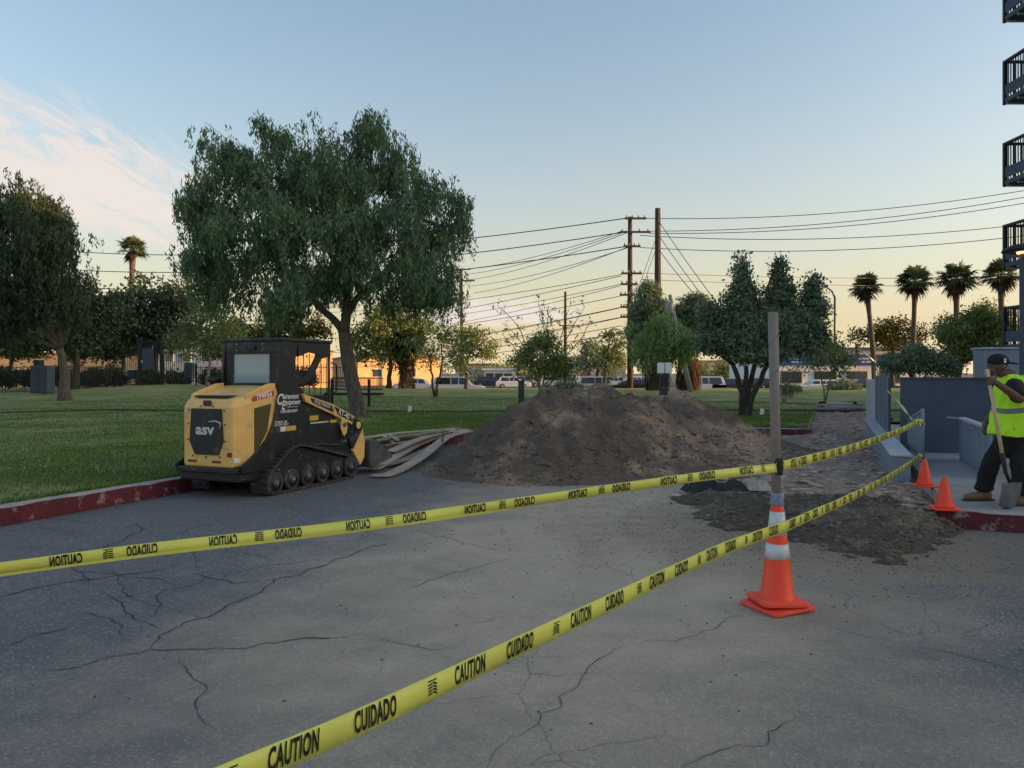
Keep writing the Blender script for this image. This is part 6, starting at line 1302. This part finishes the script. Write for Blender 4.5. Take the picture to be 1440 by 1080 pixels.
for i in range(nr_-1):
    for j in range(nt_):
        c_ = sum((V_[k] for k in (i*nt_+j, i*nt_+(j+1) % nt_, (i+1)*nt_+(j+1) % nt_, (i+1)*nt_+j)), Vector())/4
        if (c_-shN.lerp(elN, .35)).length < .095 or (c_-shF).length < .10: continue
        F_.append((i*nt_+j, i*nt_+(j+1) % nt_, (i+1)*nt_+(j+1) % nt_, (i+1)*nt_+j))
o = mobj('vest', np_mesh('vest', [tuple(v) for v in V_], F_), M['vest'], pw_, smooth=True); sm = o.modifiers.new('t', 'SOLIDIFY'); sm.thickness = .008; sm.offset = 1
def band(name, rowsf, t0, t1, mat_):
    k = 40; V2 = [vest_pt(rf, t0+(t1-t0)*j/k, .012) for rf in rowsf for j in range(k+1)]
    mobj(name, np_mesh(name, [tuple(v) for v in V2], [(i*(k+1)+j, i*(k+1)+j+1, (i+1)*(k+1)+j+1, (i+1)*(k+1)+j) for i in range(len(rowsf)-1) for j in range(k)]), mat_, o, smooth=True)
band('reflective_stripe', [2.55, 2.75, 3.0], 0, 2*math.pi, M['silver'])
for t in (-1.15, -2.0): 
    V2 = [vest_pt(4.6+2.3*j/12, t+d_, .012) for d_ in (-.09, .09) for j in range(13)]; mobj('shoulder_stripe', np_mesh('s', [tuple(v) for v in V2], [(j, j+1, 14+j, 13+j) for j in range(12)]), M['silver'], o, smooth=True)
# cap, worn backwards
b = MB(); b.ball(HD+Vector((.012, 0, .055)), (.112, .090, .085), 18, 12)
b.add([(HD+Vector((.10+x, y, .035-.12*x+z))) for z in (0, .012) for x, y in [(-.02, -.075), (.06, -.07), (.115, -.035), (.125, 0), (.115, .035), (.06, .07), (-.02, .075)]], [tuple(range(6, -1, -1)), tuple(range(7, 14))]+[(i, (i+1) % 7, 7+(i+1) % 7, 7+i) for i in range(7)])
cp_ = soft('cap', b, M['blackcloth'], pw_, .007, 3); MB().box(-.012, .012, -.002, .002, -.025, .025).build('cap_mark', M['refl'], cp_).location = HD+Vector((.03, -.093, .06))
for an, nm in ((anA, 'boot'), (anB, 'boot')):
    z0 = -an.z+0.0; b = MB(); q = Vector((an.x, an.y, 0))
    b.capsule(q+Vector((.03, 0, .065)), q+Vector((-.14, -.01, .05)), .056, .047); b.capsule(q+Vector((-.14, -.01, .05)), q+Vector((-.20, -.012, .045)), .046, .036); b.capsule(q+Vector((.015, 0, .07)), an+Vector((.01, 0, .02)), .058, .062)
    bt = soft(nm, b, M['boot'], pw_, .009, 3); MB().prism([(q.x+.10, q.y-.035), (q.x+.10, q.y+.035), (q.x-.05, q.y+.045), (q.x-.20, q.y+.04), (q.x-.245, q.y), (q.x-.20, q.y-.05), (q.x-.05, q.y-.05)], 'z', .002, .024).build('sole', M['sole'], bt, bevel=.006)
# shovel
sv = tag(empty('shovel', WK+S1), 'round-point shovel with pale wooden handle held upright by the worker', 'shovel')
MB().tube([S0-S1, (S0-S1)*.5, Vector()], [.018, .020, .019], 12).build('handle', M['handle'], sv, smooth=True)
tip = at(1416, 716, 7.98)-WK-S1; nk = at(1420, 678, 8.0)-WK-S1
MB().tube([-(sdir*.08), Vector(), nk*.55+Vector((-.012, 0, 0)), nk], [.024, .024, .019, .017], 10).build('socket', M['iron'], sv, smooth=True)
nx, ny = 8, 10; V_ = []
for j in range(ny+1):
    t = j/ny; c_ = nk.lerp(tip, t)+Vector((-.02*t, -.02*math.sin(t*2.4), 0)); hw = .105*(1 if t < .55 else math.sqrt(max(.02, 1-((t-.55)/.46)**2)))
    for i in range(nx+1):
        s_ = i/nx*2-1; V_.append(c_+Vector((s_*hw, .035*(s_*s_)*(1-.5*t)*-1, 0)))
o = mobj('blade', np_mesh('blade', [tuple(v) for v in V_], [(j*(nx+1)+i, j*(nx+1)+i+1, (j+1)*(nx+1)+i+1, (j+1)*(nx+1)+i) for j in range(ny) for i in range(nx)]), M['steel'], sv, smooth=True); o.modifiers.new('t', 'SOLIDIFY').thickness = .005
